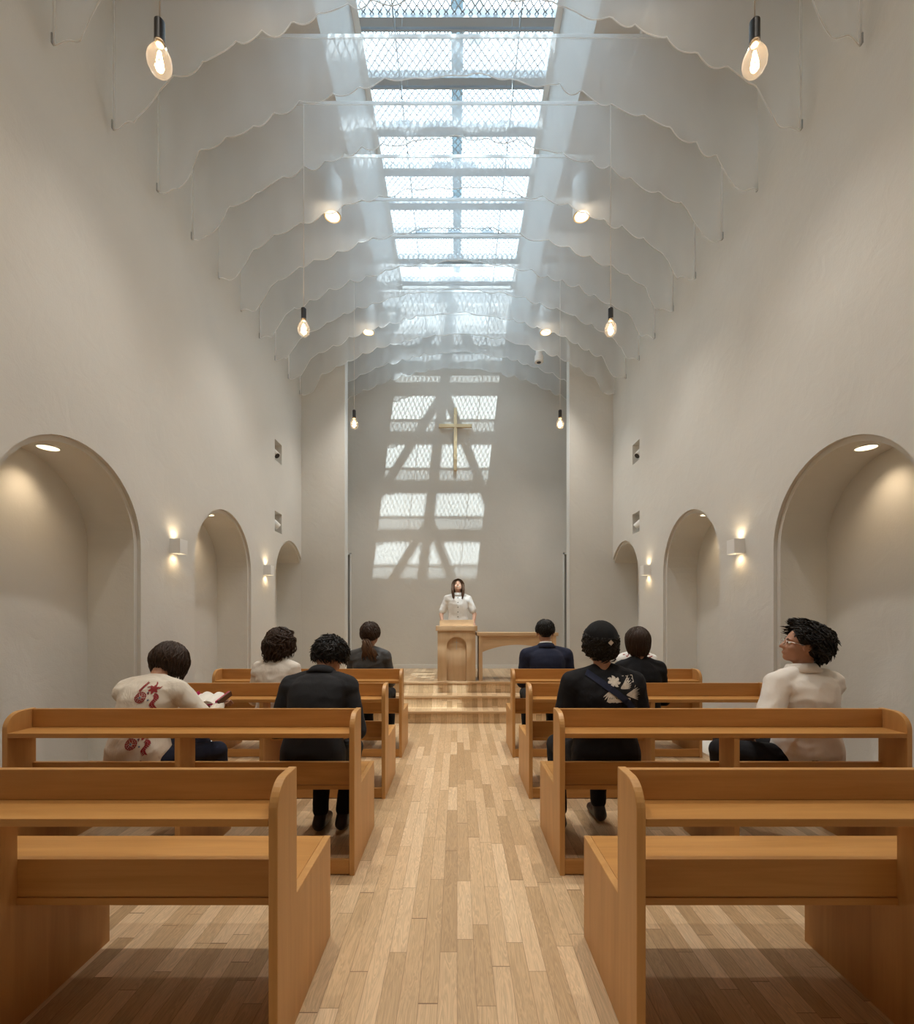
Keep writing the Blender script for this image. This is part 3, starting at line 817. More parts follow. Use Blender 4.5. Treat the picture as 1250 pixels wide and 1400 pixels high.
def person(name_label, x, y, z=0.41, yaw=0.0, lean=0.08, bend=0.0, head_pitch=0.0, head_yaw=0.0, head_roll=0.0, sc=1.0, shw=0.18, bulk=1.0,
           top='cream', top_mat=None, sleeves='long', bottom_mat=None, hair=None, hair_mat=None, skin='skin', collar=None, group=None,
           hands=None, feet=None, legyaw=0.0, standing=False, seed=1, shoes=True, hat=None, extra=None, neckz=0.0):
    rnd = random.Random(seed)
    base_z = 0.0 if not standing else z
    t = empty('person', (x, y, base_z), yaw, name_label, 'person', group)
    seat = z if not standing else 0
    hipz = (seat + 0.095) if not standing else 0.86 * sc
    P = V((0, 0, hipz))
    def sp(h, ln):  # point along the spine
        ang = lean + bend * (h / 0.5)
        return ang
    def spine(h):
        # integrate a curved spine
        p = P.copy(); n_ = 10; L = h * sc
        for i in range(n_):
            hh = h * (i + 0.5) / n_
            a = lean + bend * hh / 0.5
            p += V((0, math.sin(a), math.cos(a))) * (L / n_)
        a = lean + bend * h / 0.5
        return p, V((0, math.cos(a), -math.sin(a))), V((0, math.sin(a), math.cos(a)))
    X_ = V((1, 0, 0))
    def tor(h, rx, ry, g=0.0, dy=0.0):
        p, f, u = spine(h); return (p + f * dy * sc, X_, f, (rx * bulk + g) * sc, (ry * bulk + g) * sc)
    Nk, fN, uN = spine(0.50 + neckz)
    sh_c, fS, uS = spine(0.428)
    shl = [sh_c + X_ * s * shw * sc - fS * 0.0 for s in (-1, 1)]
    # head
    hp = Nk + uN * 0.075 * sc + fN * (0.015 - 0.03 * math.sin(head_pitch))
    rot = Matrix.Rotation(head_yaw, 4, 'Z') @ Matrix.Rotation(-(lean + bend) * 0.55 + head_pitch, 4, 'X') @ Matrix.Rotation(head_roll, 4, 'Y')
    hm = Matrix.Translation(hp) @ rot @ Matrix.Scale(sc * 1.0, 4) @ Matrix.Translation(V((0, 0.012, 0.075)))
    def hd(p): return hm @ V(p)
    # ---- limbs targets
    wr = []; el = []
    tg = hands or [(-0.10, 0.24, seat + 0.20), (0.10, 0.24, seat + 0.20)]
    for s, sh, g in zip((-1, 1), shl, tg):
        e, w_ = ik(sh, V(g), 0.275 * sc, 0.24 * sc, V((s * 0.5, -0.55, -0.6)))
        el.append(e); wr.append(w_)
    if not standing:
        hips = [P + V((s * 0.085 * sc, 0.01, -0.01)) for s in (-1, 1)]
        ft = feet or [(-0.12, 0.42), (0.12, 0.42)]
        ank = [V((f[0], f[1], 0.085)) for f in ft]
        kn = []
        ly = Matrix.Rotation(legyaw, 3, 'Z')
        hips = [P + ly @ (h_ - P) for h_ in hips]; ank = [ly @ a_ for a_ in ank]
        for s, h_, a_ in zip((-1, 1), hips, ank):
            k_, a2 = ik(h_, a_, 0.42 * sc, 0.43 * sc, ly @ V((s * 0.1, 1, 0.6)))
            kn.append(k_)
    else:
        hips = [P + V((s * 0.085 * sc, 0, -0.02)) for s in (-1, 1)]
        ank = [V((s * 0.10, -0.02, 0.085)) for s in (-1, 1)]; kn = [V((s * 0.095, 0.02, 0.46 * sc)) for s in (-1, 1)]
    def torso(bm, g=0.0):
        loft(bm, [tor(-0.075, 0.13, 0.08, g), tor(-0.03, 0.165, 0.115, g), tor(0.05, 0.165, 0.118, g), tor(0.15, 0.142, 0.105, g), tor(0.25, 0.145, 0.108, g),
                  tor(0.34, 0.158, 0.112, g), tor(0.41, 0.162, 0.100, g), tor(0.455, 0.135, 0.078, g), tor(0.485, 0.075, 0.058, g), tor(0.50, 0.05, 0.048, g)])
        for s, sh in zip((-1, 1), shl):
            cap(bm, spine(0.485)[0] + X_ * s * 0.035 * sc, sh + uS * 0.005, (0.045 + g) * sc, (0.054 + g) * sc)
            cap(bm, spine(0.40)[0] + X_ * s * 0.08 * sc, sh - uS * 0.02, (0.085 + g) * sc, (0.058 + g) * sc)
    # ---- body: one continuous skin surface
    bm = bmesh.new(); torso(bm, -0.006)
    cap(bm, Nk - uN * 0.03, hd((0, -0.022, -0.055)), 0.052 * sc, 0.050 * sc)
    m3 = hm.to_3x3()
    def he(c, r): ellip(bm, hd(c), r, m3, 20, 14)
    he((0, -0.008, 0.022), (0.076, 0.094, 0.090)); he((0, 0.022, -0.040), (0.060, 0.064, 0.068)); he((0, 0.052, -0.085), (0.030, 0.028, 0.022))
    he((0.032, 0.05, -0.03), (0.026, 0.03, 0.026)); he((-0.032, 0.05, -0.03), (0.026, 0.03, 0.026))
    he((0, 0.074, 0.018), (0.050, 0.016, 0.012)); he((0, 0.080, -0.062), (0.022, 0.012, 0.009))
    cap(bm, hd((0, 0.083, 0.010)), hd((0, 0.102, -0.030)), 0.008, 0.012, 10); he((0.010, 0.092, -0.034), (0.008, 0.009, 0.007)); he((-0.010, 0.092, -0.034), (0.008, 0.009, 0.007))
    for s in (-1, 1):
        he((s * 0.078, -0.004, -0.012), (0.010, 0.018, 0.030)); he((s * 0.084, -0.012, -0.004), (0.007, 0.014, 0.022))
    for s, sh, e, w_ in zip((-1, 1), shl, el, wr):
        cap(bm, sh, e, 0.046 * sc, 0.037 * sc); cap(bm, e, w_, 0.037 * sc, 0.025 * sc)
        d = (w_ - e).normalized()
        hand(bm, w_ + d * 0.01, d + V((0, 0.25, -0.1)), V((s * -0.2, 0, 1)), -s, 0.55)
    for s, h_, k_, a_ in zip((-1, 1), hips, kn, ank):
        cap(bm, h_, k_, 0.078 * sc, 0.054 * sc); cap(bm, k_, a_, 0.052 * sc, 0.036 * sc)
        lr_ = Matrix.Rotation(legyaw, 3, 'Z')
        cap(bm, a_ + lr_ @ V((0, -0.03, -0.04)), a_ + lr_ @ V((0, 0.10, -0.055)), 0.032, 0.024)
    me = remesh(bm, 0.0065, 3)
    link_mesh('body', me, M[skin], t, smooth=True)
    # ---- top garment
    bm = bmesh.new(); torso(bm, 0.012)
    if not standing: ellip(bm, P + V((0, 0.0, -0.03)), (0.172 * sc * bulk + 0.012, 0.135 * bulk, 0.06))
    for s, sh, e, w_ in zip((-1, 1), shl, el, wr):
        if sleeves == 'long':
            cap(bm, sh, e, 0.062 * sc * bulk, 0.052 * sc * bulk); cap(bm, e, e + (w_ - e) * 0.93, 0.052 * sc * bulk, 0.038 * sc)
        else:
            mid = sh + (e - sh) * 0.72
            cap(bm, sh, mid, 0.063 * sc * bulk, 0.064 * sc * bulk)
    if collar in ('suit', 'shirt', 'polo', 'band'):
        h0, h1, rr0, rr1 = {'suit': (0.475, 0.535, 0.082, 0.066), 'shirt': (0.485, 0.520, 0.070, 0.060), 'polo': (0.485, 0.54, 0.076, 0.066), 'band': (0.485, 0.53, 0.068, 0.060)}[collar]
        secs = [(spine(h0 + (h1 - h0) * q)[0] + fN * 0.008, X_, fN, (rr0 + (rr1 - rr0) * q) * sc, (rr0 + (rr1 - rr0) * q) * 0.92 * sc) for q in (0, 0.5, 1)]
        loft(bm, secs)
    me = remesh(bm, 0.0085, 5); fold(me, 0.0075 if collar != 'suit' else 0.004, seed * 3.1)
    shirt = link_mesh({'suit': 'jacket'}.get(collar, 'shirt'), me, top_mat, t, smooth=True)
    # flipped collar leaf
    if collar in ('shirt', 'polo', 'suit'):
        b = bmesh.new(); q0 = 0.528 if collar == 'shirt' else 0.538; kc = 0.90 if collar == 'shirt' else 1.0
        n_ = 28; rings = []
        for (h, rr_) in ((q0 - 0.004, 0.062), (q0 + 0.008, 0.072), (q0 - 0.000, 0.081), (q0 - 0.040, 0.105 if collar != 'suit' else 0.106), (q0 - 0.047, 0.096)):
            p, f, u = spine(h); rings.append([b.verts.new(p + fN * 0.008 + (X_ * math.cos(a) + f * math.sin(a) * 0.92) * rr_ * kc * sc) for a in [2 * math.pi * k / n_ for k in range(n_)]])
        for r0, r1 in zip(rings, rings[1:]):
            for k in range(n_): b.faces.new((r0[k], r0[(k + 1) % n_], r1[(k + 1) % n_], r1[k]))
        obj('collar', b, M['white_cloth'] if collar == 'suitw' else top_mat, t, smooth=True)
        if collar == 'suit' and extra and extra.get('inner'):
            b = bmesh.new()
            secs = [(spine(0.53 + q * 0.03)[0] + fN * 0.006, X_, fN, (0.0625 - q * 0.003) * sc, (0.060 - q * 0.003) * sc) for q in (0, 1)]
            loft(b, secs); obj('shirt_collar', b, M['white_cloth'], t, smooth=True)
    # ---- trousers
    bm = bmesh.new()
    ellip(bm, P + V((0, 0.02, -0.02)), (0.162 * sc * bulk, 0.12 * sc, 0.072 * sc))
    for h_, k_, a_ in zip(hips, kn, ank):
        cap(bm, h_, k_, 0.086 * sc * bulk, 0.063 * sc * bulk); cap(bm, k_, a_ + V((0, 0, 0.04)), 0.062 * sc * bulk, 0.05 * sc)
    me = remesh(bm, 0.009, 4); fold(me, 0.003, seed)
    link_mesh('trousers', me, bottom_mat or M['cloth_black'], t, smooth=True)
    if shoes:
        for a_ in ank:
            bm = bmesh.new(); yb = V((0, 0, 0.085))
            cap(bm, yb + V((0, -0.035, -0.035)), yb + V((0, 0.06, -0.045)), 0.042, 0.036); cap(bm, yb + V((0, 0.06, -0.048)), yb + V((0, 0.15, -0.055)), 0.037, 0.029)
            cap(bm, yb + V((0, -0.03, -0.02)), yb + V((0, 0.0, 0.01)), 0.040, 0.040)
            lr = Matrix.Rotation(legyaw, 3, 'Z')
            for v in bm.verts:
                v.co.z = max(v.co.z, 0.004); v.co = lr @ v.co + V((a_.x, a_.y, 0))
            link_mesh('shoe', remesh(bm, 0.007, 3), M['black'], t, smooth=True)
    # ---- hair
    if hair:
        b = build_hair(hm, V((0, 0, -1)), None, rnd, **hair)
        obj('hair', b, hair_mat, t, smooth=True)
    return t, shirt, hm, spine, m3

M['white_cloth'] = cloth('white_cotton', (0.80, 0.80, 0.78))
M['cloth_black'] = cloth('black_cloth', (0.010, 0.010, 0.012), sheen=0.02)
M['cream'] = cloth('cream_linen', (0.68, 0.61, 0.51))
M['offwhite'] = cloth('off_white_cotton', (0.72, 0.67, 0.60))
M['polo'] = cloth('ivory_pique', (0.78, 0.72, 0.65), fold=0.25, scale=6)
M['charcoal'] = cloth('charcoal_suiting', (0.018, 0.018, 0.020), fold=0.2, sheen=0.03)
M['navy'] = cloth('navy_suiting', (0.018, 0.022, 0.045), fold=0.2, sheen=0.03)
M['navyd'] = cloth('dark_navy_cloth', (0.012, 0.014, 0.028), sheen=0.02)
M['grey'] = cloth('dark_grey_satin', (0.055, 0.056, 0.058), rough=0.5)
M['red'] = simple('red_embroidery', (0.28, 0.018, 0.022), 0.7)
M['bluethread'] = simple('blue_embroidery', (0.10, 0.14, 0.22), 0.7)
M['print'] = simple('pale_print', (0.58, 0.52, 0.44), 0.8, var=0.35, bscale=60)
M['metal'] = simple('spectacle_metal', (0.75, 0.75, 0.75), 0.25, 0.9)
M['magenta'] = simple('magenta_cover', (0.50, 0.01, 0.10), 0.5)
M['paper'] = simple('book_paper', (0.80, 0.77, 0.69), 0.8)
M['brownleather'] = simple('brown_leather', (0.12, 0.05, 0.025), 0.5)

def decal(name, shirt, shapes, m, parent, off=0.002, dirv=(0, 1, 0), start=-0.8):
    """shapes: outlines of (x,z) points in person space laid onto the cloth surface"""
    me = shirt.data; bvh = BVHTree.FromPolygons([v.co for v in me.vertices], [tuple(p.vertices) for p in me.polygons])
    bm = bmesh.new(); d = V(dirv).normalized()
    side = V((d.y, -d.x, 0)).normalized()
    for sh in shapes:
        cx = sum(p[0] for p in sh) / len(sh); cz_ = sum(p[1] for p in sh) / len(sh)
        rings = [[(cx, cz_)]] + [[(cx + (p[0] - cx) * q, cz_ + (p[1] - cz_) * q) for p in sh] for q in (0.5, 1.0)]
        vs = []
        ok = True
        for rg in rings:
            row = []
            for (a, z_) in rg:
                o_ = side * a + V((0, 0, z_)) + d * start
                hit = bvh.ray_cast(o_, d)
                if hit[0] is None: ok = False; break
                nn = hit[1]; nn = nn if nn.dot(d) < 0 else -nn
                row.append(hit[0] + nn * off)
            if not ok: break
            vs.append(row)
        if not ok: continue
        vv = [[bm.verts.new(p) for p in r] for r in vs]; n_ = len(sh)
        for k in range(n_):
            bm.faces.new((vv[0][0], vv[1][k], vv[1][(k + 1) % n_])); bm.faces.new((vv[1][k], vv[2][k], vv[2][(k + 1) % n_], vv[1][(k + 1) % n_]))
    if m.name not in [q.name for q in me.materials]: me.materials.append(m)
    mi = [q.name for q in me.materials].index(m.name)
    for f in bm.faces: f.material_index = mi; f.smooth = True
    bmesh.ops.recalc_face_normals(bm, faces=bm.faces)
    b2 = bmesh.new(); b2.from_mesh(me)
    tmp = bpy.data.meshes.new('t'); bm.to_mesh(tmp); bm.free(); b2.from_mesh(tmp); b2.to_mesh(me); b2.free()
    bpy.data.meshes.remove(tmp)
    return shirt
def petal(cx, cz_, a, ln, w, n=10):
    pts = []
    for k in range(n):
        t = 2 * math.pi * k / n; u = math.cos(t) * ln / 2; v = math.sin(t) * w / 2 * (1 - 0.35 * math.cos(t))
        pts.append((cx + math.cos(a) * (u + ln / 2) - math.sin(a) * v, cz_ + math.sin(a) * (u + ln / 2) + math.cos(a) * v))
    return pts
def flower(cx, cz_, r, n=6, ph=0.0):
    return [petal(cx, cz_, ph + 2 * math.pi * k / n, r, r * 0.55) for k in range(n)]
def stroke(pts, w, seg=5):
    out = []
    for (a, b) in zip(pts, pts[1:]):
        a, b = V((*a, 0)), V((*b, 0)); d = (b - a).normalized(); n_ = V((-d.y, d.x, 0)) * w / 2
        for i in range(seg):
            p = a.lerp(b, i / seg); q = a.lerp(b, (i + 1) / seg)
            out.append([(p + n_)[:2], (q + n_)[:2], (q - n_)[:2], (p - n_)[:2]])
    return out

yrow = [Y1 + PITCH * i for i in range(4)]
# 1: cream blouse with red embroidery, reading
SEG_L = 'people seated left of the aisle'; SEG_R = 'people seated right of the aisle'
t, sh, hm, spn, m3 = person('bobbed person in cream blouse with red embroidery, bent over an open book', -1.835, yrow[1] + 0.32, yaw=-0.06, legyaw=-0.62, lean=0.13, bend=0.40,
    head_pitch=-0.42, head_yaw=-0.15, sc=0.92, shw=0.175, bulk=1.06, top_mat=M['cream'], bottom_mat=M['navyd'], collar='band', seed=3, group=SEG_L,
    hands=[(0.09, 0.40, 0.74), (0.27, 0.38, 0.74)],
    hair=dict(length=0.092, vol=0.012, curl=0.45, back=1.9, side_t=1.8, bangs=1.25, N_=900, wild=0.014, rad=0.0055), hair_mat=M['hair_brown'])
cy, sy = math.cos(0.06), math.sin(0.06)
dd = (-sy, cy, 0)   # camera direction in person space (yaw -0.38 undone)
red = []; blue = []
for (cx, zc) in ((0.055, 0.865), (0.055, 0.62)):
    red += flower(cx + 0.042, zc + 0.042, 0.034, 6, 0.3)
    for k in range(5): red.append(petal(cx + 0.042 + 0.03 * math.cos(k * 1.25), zc + 0.042 + 0.03 * math.sin(k * 1.25), k * 1.25 + 0.9, 0.022, 0.007))
    for rr_, n_ in ((0.036, 15), (0.024, 9), (0.013, 6)):
        for k in range(n_):
            a = 2 * math.pi * k / n_; red.append(petal(cx - 0.026 + rr_ * math.cos(a), zc - 0.012 + rr_ * math.sin(a), a + 1.2 + rr_ * 20, 0.017, 0.008))
    for k in range(9):
        for q in (-1, 1): red.append(petal(cx - 0.046 + 0.0035 * k, zc + 0.028 + k * 0.0065, 1.1 + q * 0.8, 0.014, 0.006))
    for k in range(11):
        for q in (-1, 1): red.append(petal(cx + 0.060 + 0.008 * math.sin(k * 0.7), zc + 0.010 - k * 0.0085, -1.4 + q * 0.8, 0.021, 0.008))
    blue += flower(cx - 0.026, zc - 0.012, 0.009, 5); blue += flower(cx + 0.028, zc - 0.03, 0.008, 5); blue += flower(cx + 0.012, zc + 0.018, 0.006, 5)
def shrink(sh_, k):
    out = []
    for q_ in sh_:
        zc_ = 0.865 if q_[0][1] > 0.75 else 0.62
        out.append([(0.055 + (p_[0] - 0.055) * k, zc_ + (p_[1] - zc_) * k) for p_ in q_])
    return out
red = shrink(red, 0.8); blue = shrink(blue, 0.8)
decal('embroidery', sh, red, M['red'], t, 0.0022, dd)
decal('embroidery_blue', sh, blue, M['bluethread'], t, 0.003, dd)
# the book
bt = empty('open_book', (-1.635, 3.12, 0.770), -0.15, 'open book with magenta cover held by the person in the cream blouse', 'book')
rotb = Matrix.Rotation(R(18), 4, 'X')
def pagehalf(s):
    b = bmesh.new(); n_ = 8; top = []; bot = []
    for i in range(n_ + 1):
        u = i / n_; x_ = s * 0.095 * u; zt_ = 0.004 + 0.022 * math.sin(math.pi * min(1, u * 1.1 + 0.05)) ** 0.7 + 0.010 * u
        top.append((x_, zt_)); bot.append((x_, 0.003 + 0.010 * u))
    prism(b, (top + bot[::-1]), 'Y', -0.065, 0.065)
    for v in b.verts: v.co = rotb @ v.co
    return b
for s in (-1, 1): obj('pages', pagehalf(s), M['paper'], bt)
b = bmesh.new(); prism(b, [(-0.105, 0.012), (0, 0.0), (0.105, 0.014), (0.107, 0.034), (0.115, 0.034), (0.115, 0.008), (0, -0.005), (-0.115, 0.006), (-0.115, 0.03), (-0.107, 0.03)], 'Y', -0.072, 0.072)
for v in b.verts: v.co = rotb @ v.co
obj('cover', b, M['magenta'], bt)
b = bmesh.new(); box(b, 0.118, 0.128, -0.07, 0.07, 0.002, 0.036)
for v in b.verts: v.co = rotb @ v.co
obj('slipcase_edge', b, M['brownleather'], bt)

# 2: black jacket
person('dark-haired person in black suit jacket, head bowed, left of the aisle', -0.825, yrow[1] + 0.31, yaw=-0.05, lean=0.10, bend=0.42, head_pitch=-0.45, head_yaw=-0.25,
    sc=0.97, shw=0.178, bulk=1.06, top_mat=M['charcoal'], collar='suit', seed=5, group=SEG_L, feet=[(-0.03, 0.22), (0.105, 0.24)],
    hair=dict(length=0.0, vol=0.014, curl=0.6, back=2.4, side_t=1.85, bangs=1.15, N_=1200, wild=0.022, rad=0.0055), hair_mat=M['hair_black'])
# 3: beanie and print T-shirt
t, sh, hm, spn, m3 = person('person in black beanie and black T-shirt with pale printed back and cross-body strap', 0.845, yrow[1] + 0.31, yaw=0.05, lean=0.03, bend=0.10, head_pitch=0.05, head_yaw=0.05,
    sc=1.0, shw=0.180, bulk=1.08, top_mat=M['cloth_black'], sleeves='short', seed=8, group=SEG_R, feet=[(-0.20, 0.25), (0.09, 0.36)],
    hair=dict(length=0.055, vol=0.004, curl=1.3, back=1.95, side_t=1.75, bangs=1.0, N_=380, wild=0.004, rad=0.0075, minth=1.2), hair_mat=M['hair_black'])
b = bmesh.new()
for i in range(1, 22):
    th_ = (math.pi * 0.56) * i / 21
    ring = []
    for k in range(64):
        a = 2 * math.pi * k / 64; rb = 1 + 0.010 * (1 if k % 2 else -1)
        p = V((0.099 * math.sin(th_) * math.cos(a), 0.118 * math.sin(th_) * math.sin(a), 0.118 * math.cos(th_))) * rb
        p += V((0, -0.012, 0.026)); p.z += 0.25 * max(0, p.y) * (math.sin(th_) if th_ > 1 else 0) * 0.8
        ring.append(b.verts.new(hm @ p))
    if i > 1:
        for k in range(64): b.faces.new((prev[k], prev[(k + 1) % 64], ring[(k + 1) % 64], ring[k]))
    else: b.faces.new(ring)
    prev = ring
bn = obj('beanie', b, cloth('black_knit', (0.008, 0.008, 0.009), sheen=0.02), t, smooth=True)
so = bn.modifiers.new('thick', 'SOLIDIFY'); so.thickness = 0.004
b = bmesh.new(); mm = hm @ Matrix.Translation(V((0.010, -0.130, 0.016))) @ Matrix.Rotation(R(45), 4, 'Y')
box(b, -0.011, 0.011, -0.003, 0.003, -0.011, 0.011)
for v in b.verts: v.co = mm @ v.co
obj('beanie_tag', b, M['print'], t)['label'] = 'small pale metal tag'
sh_p = []
cx, cz0 = 0.035, 0.93
for k in range(3):    # rose, spiral of petals
    for j in range(7): a = j * 0.9 + k; sh_p.append(petal(cx - 0.005 + 0.009 * k * math.cos(a), cz0 + 0.022 + 0.009 * k * math.sin(a), a + 1.2, 0.018, 0.010))
for k in range(7): sh_p.append(petal(cx + 0.02, cz0 - 0.012, 0.85 - k * 0.15, 0.085 - 0.006 * k, 0.007))
for k in range(8): sh_p.append(petal(cx - 0.02, cz0 - 0.02, math.pi + 0.7 + k * 0.22, 0.055 + 0.006 * (k % 3), 0.008))
for k in range(8): sh_p.append(petal(cx + 0.045, cz0 - 0.045 + 0.0 * k, -0.45 + k * 0.13, 0.080 - 0.005 * (k % 3), 0.006))
for k in range(6): sh_p.append(petal(cx - 0.045 + 0.016 * k, cz0 - 0.075, 0.15 + 0.1 * (k % 2), 0.032, 0.020))
sh_p = [[(cx + (p_[0] - cx) * 1.25, cz0 + (p_[1] - cz0) * 1.05) for p_ in q_] for q_ in sh_p]
def three(x, z_, s_): return stroke([(x, z_ + s_), (x + s_ * 0.7, z_ + s_), (x + s_ * 0.7, z_), (x + s_ * 0.2, z_), (x + s_ * 0.7, z_), (x + s_ * 0.7, z_ - s_), (x, z_ - s_)], 0.0035, 2)
sh_p += three(cx + 0.075, cz0 + 0.035, 0.014) + three(cx + 0.105, cz0 + 0.035, 0.018)
sh_p += stroke([(cx + 0.05, cz0 + 0.05), (cx + 0.062, cz0 + 0.05)], 0.003, 1) + stroke([(cx + 0.125, cz0 + 0.0), (cx + 0.118, cz0 - 0.012)], 0.003, 1) + stroke([(cx + 0.11, cz0 - 0.02), (cx + 0.104, cz0 - 0.03)], 0.003, 1)
decal('shirt_print', sh, sh_p, M['print'], t, 0.002, (0.05, 1, 0))
st = stroke([(-0.125, 1.01), (-0.05, 0.955), (0.03, 0.895), (0.10, 0.84), (0.15, 0.78)], 0.036, 6)
decal('cross_body_strap', sh, st, M['navy'], t, 0.0045, (0.05, 1, 0))

# 4: white polo, looking up to the left
t, sh, hm, spn, m3 = person('black-haired person with glasses in ivory polo shirt, looking up, far right', 2.02, yrow[1] + 0.335, yaw=0.22, legyaw=0.75, lean=0.0, bend=0.10, head_pitch=0.30, head_yaw=1.02,
    sc=0.99, shw=0.198, bulk=1.12, top_mat=M['polo'], sleeves='short', collar='polo', seed=11, group=SEG_R, feet=[(-0.13, 0.40), (0.10, 0.42)],
    hands=[(-0.24, 0.16, 0.60), (-0.08, 0.26, 0.60)],
    hair=dict(length=0.0, vol=0.024, curl=0.6, back=2.25, side_t=1.5, bangs=1.05, N_=1500, wild=0.03, rad=0.0055), hair_mat=M['hair_black'])
b = bmesh.new()
for s in (-1, 1):
    tube(b, [hm @ V((s * 0.034 + 0.022 * math.cos(a), 0.103 - 0.006 * abs(math.cos(a)), -0.002 + 0.020 * math.sin(a))) for a in [2 * math.pi * k / 20 for k in range(21)]], 0.0013, 5)
    tube(b, [hm @ V((s * 0.057, 0.098, 0.004)), hm @ V((s * 0.078, 0.06, 0.004)), hm @ V((s * 0.086, -0.01, 0.0)), hm @ V((s * 0.086, -0.025, -0.012))], 0.0013, 5)
tube(b, [hm @ V((-0.012, 0.1, 0.002)), hm @ V((0, 0.106, 0.006)), hm @ V((0.012, 0.1, 0.002))], 0.0013, 5)
obj('glasses', b, M['metal'], t)
def eyes(t, hm, closed=False):
    for s in (-1, 1):
        b = bmesh.new(); ellip(b, hm @ V((s * 0.030, 0.0735, -0.002)), (0.0125, 0.009, 0.0075), hm.to_3x3(), 12, 8)
        o = obj('eye', b, M['paper'], t, smooth=True)
        b = bmesh.new(); ellip(b, hm @ V((s * 0.030, 0.0805, -0.002)), (0.0055, 0.003, 0.0055), hm.to_3x3(), 10, 6); obj('iris', b, M['black'], o, smooth=True)
        b = bmesh.new(); tube(b, [hm @ V((s * 0.014, 0.0885, 0.016)), hm @ V((s * 0.03, 0.088, 0.021)), hm @ V((s * 0.045, 0.078, 0.016))], [0.0016, 0.0026, 0.0012], 6)
        obj('eyebrow', b, M['hair_black'], t)
eyes(t, hm)
# 5: white shirt, wavy hair (third row left)
person('person with wavy dark hair in white shirt seated third row, left of the aisle', -1.44, yrow[2] + 0.31, yaw=-0.15, lean=0.02, bend=0.12, head_pitch=0.0, head_yaw=-0.45,
    sc=0.93, shw=0.155, bulk=0.98, top_mat=M['offwhite'], collar='band', seed=15, group=SEG_L,
    hair=dict(length=0.135, vol=0.010, curl=1.6, back=1.75, side_t=1.65, bangs=1.2, N_=650, wild=0.03, rad=0.0055), hair_mat=M['hair_brown'])
# 6: grey blouse, ponytail
t, sh, hm, spn, m3 = person('person with low brown ponytail in dark grey blouse, pew nearest the steps', -0.885, yrow[3] + 0.31, yaw=-0.08, lean=0.0, bend=0.08, head_pitch=0.08, head_yaw=-0.2,
    sc=0.985, shw=0.158, bulk=1.0, top_mat=M['grey'], collar='band', seed=18, group=SEG_L,
    hair=dict(length=0.0, vol=0.010, curl=0.1, back=2.35, side_t=1.95, bangs=1.15, N_=900, rad=0.006), hair_mat=M['hair_brown'])
b = bmesh.new(); rnd = random.Random(4); p0 = hm @ V((0.0, -0.115, -0.035))
for k in range(80):
    o_ = V((rnd.uniform(-0.042, 0.042), rnd.uniform(-0.024, 0.014), 0)); w1 = rnd.uniform(0, 6)
    pts = [p0 + o_ * 0.5]; ln = rnd.uniform(0.15, 0.23)
    for j in range(1, 8):
        u = j / 7; pts.append(p0 + o_ * (0.5 + 1.3 * u) + V((0.060 * u + 0.010 * math.sin(w1 + u * 6), -0.018 * math.sin(u * 3), -ln * u)))
    tube(b, pts, [0.008, 0.010, 0.010, 0.009, 0.009, 0.008, 0.006, 0.001], 5)
obj('ponytail', b, M['hair_brown2'], t, smooth=True)['label'] = 'lighter brown wavy ponytail'
# 7: navy suit
person('short-haired person in navy suit with white collar, pew nearest the steps', 0.905, yrow[3] + 0.31, yaw=0.0, lean=0.03, bend=0.16, head_pitch=-0.1, head_yaw=-0.05,
    sc=1.02, shw=0.198, bulk=1.12, top_mat=M['navy'], collar='suit', seed=22, group=SEG_R, extra={'inner': True}, feet=[(-0.16, 0.30), (0.12, 0.40)], neckz=0.012,
    hair=dict(length=0.0, vol=0.003, curl=0.2, back=2.1, side_t=1.5, bangs=1.0, N_=1200, rad=0.005, wild=0.008), hair_mat=M['hair_black'])
# 8: bob, black top
person('person with sleek dark brown bob in black top seated third row, right of the aisle', 1.45, yrow[2] + 0.31, yaw=0.0, lean=0.02, bend=0.10, head_pitch=0.0, head_yaw=0.0,
    sc=0.94, shw=0.158, bulk=0.98, top_mat=M['cloth_black'], seed=25, group=SEG_R,
    hair=dict(length=0.10, vol=0.010, curl=0.03, back=1.7, side_t=1.65, bangs=1.2, N_=900, rad=0.0055), hair_mat=M['hair_brown'])
# 9: patterned blouse, mostly hidden
t, sh, hm, spn, m3 = person('person in white blouse with dark red pattern, mostly hidden behind the bob-haired person', 1.82, yrow[3] + 0.31, yaw=0.0, lean=0.04, bend=0.12, head_pitch=-0.1, head_yaw=0.0,
    sc=0.90, shw=0.165, bulk=1.0, top_mat=M['white_cloth'], seed=28, group=SEG_R,
    hair=dict(length=0.05, vol=0.008, curl=0.3, N_=260), hair_mat=M['hair_brown'])
pat = []
rnd = random.Random(5)
for k in range(46): pat.append(petal(rnd.uniform(-0.17, 0.19), rnd.uniform(0.66, 0.97), rnd.uniform(0, 6), rnd.uniform(0.015, 0.03), 0.009))
decal('blouse_pattern', sh, pat, M['red'], t, 0.002)
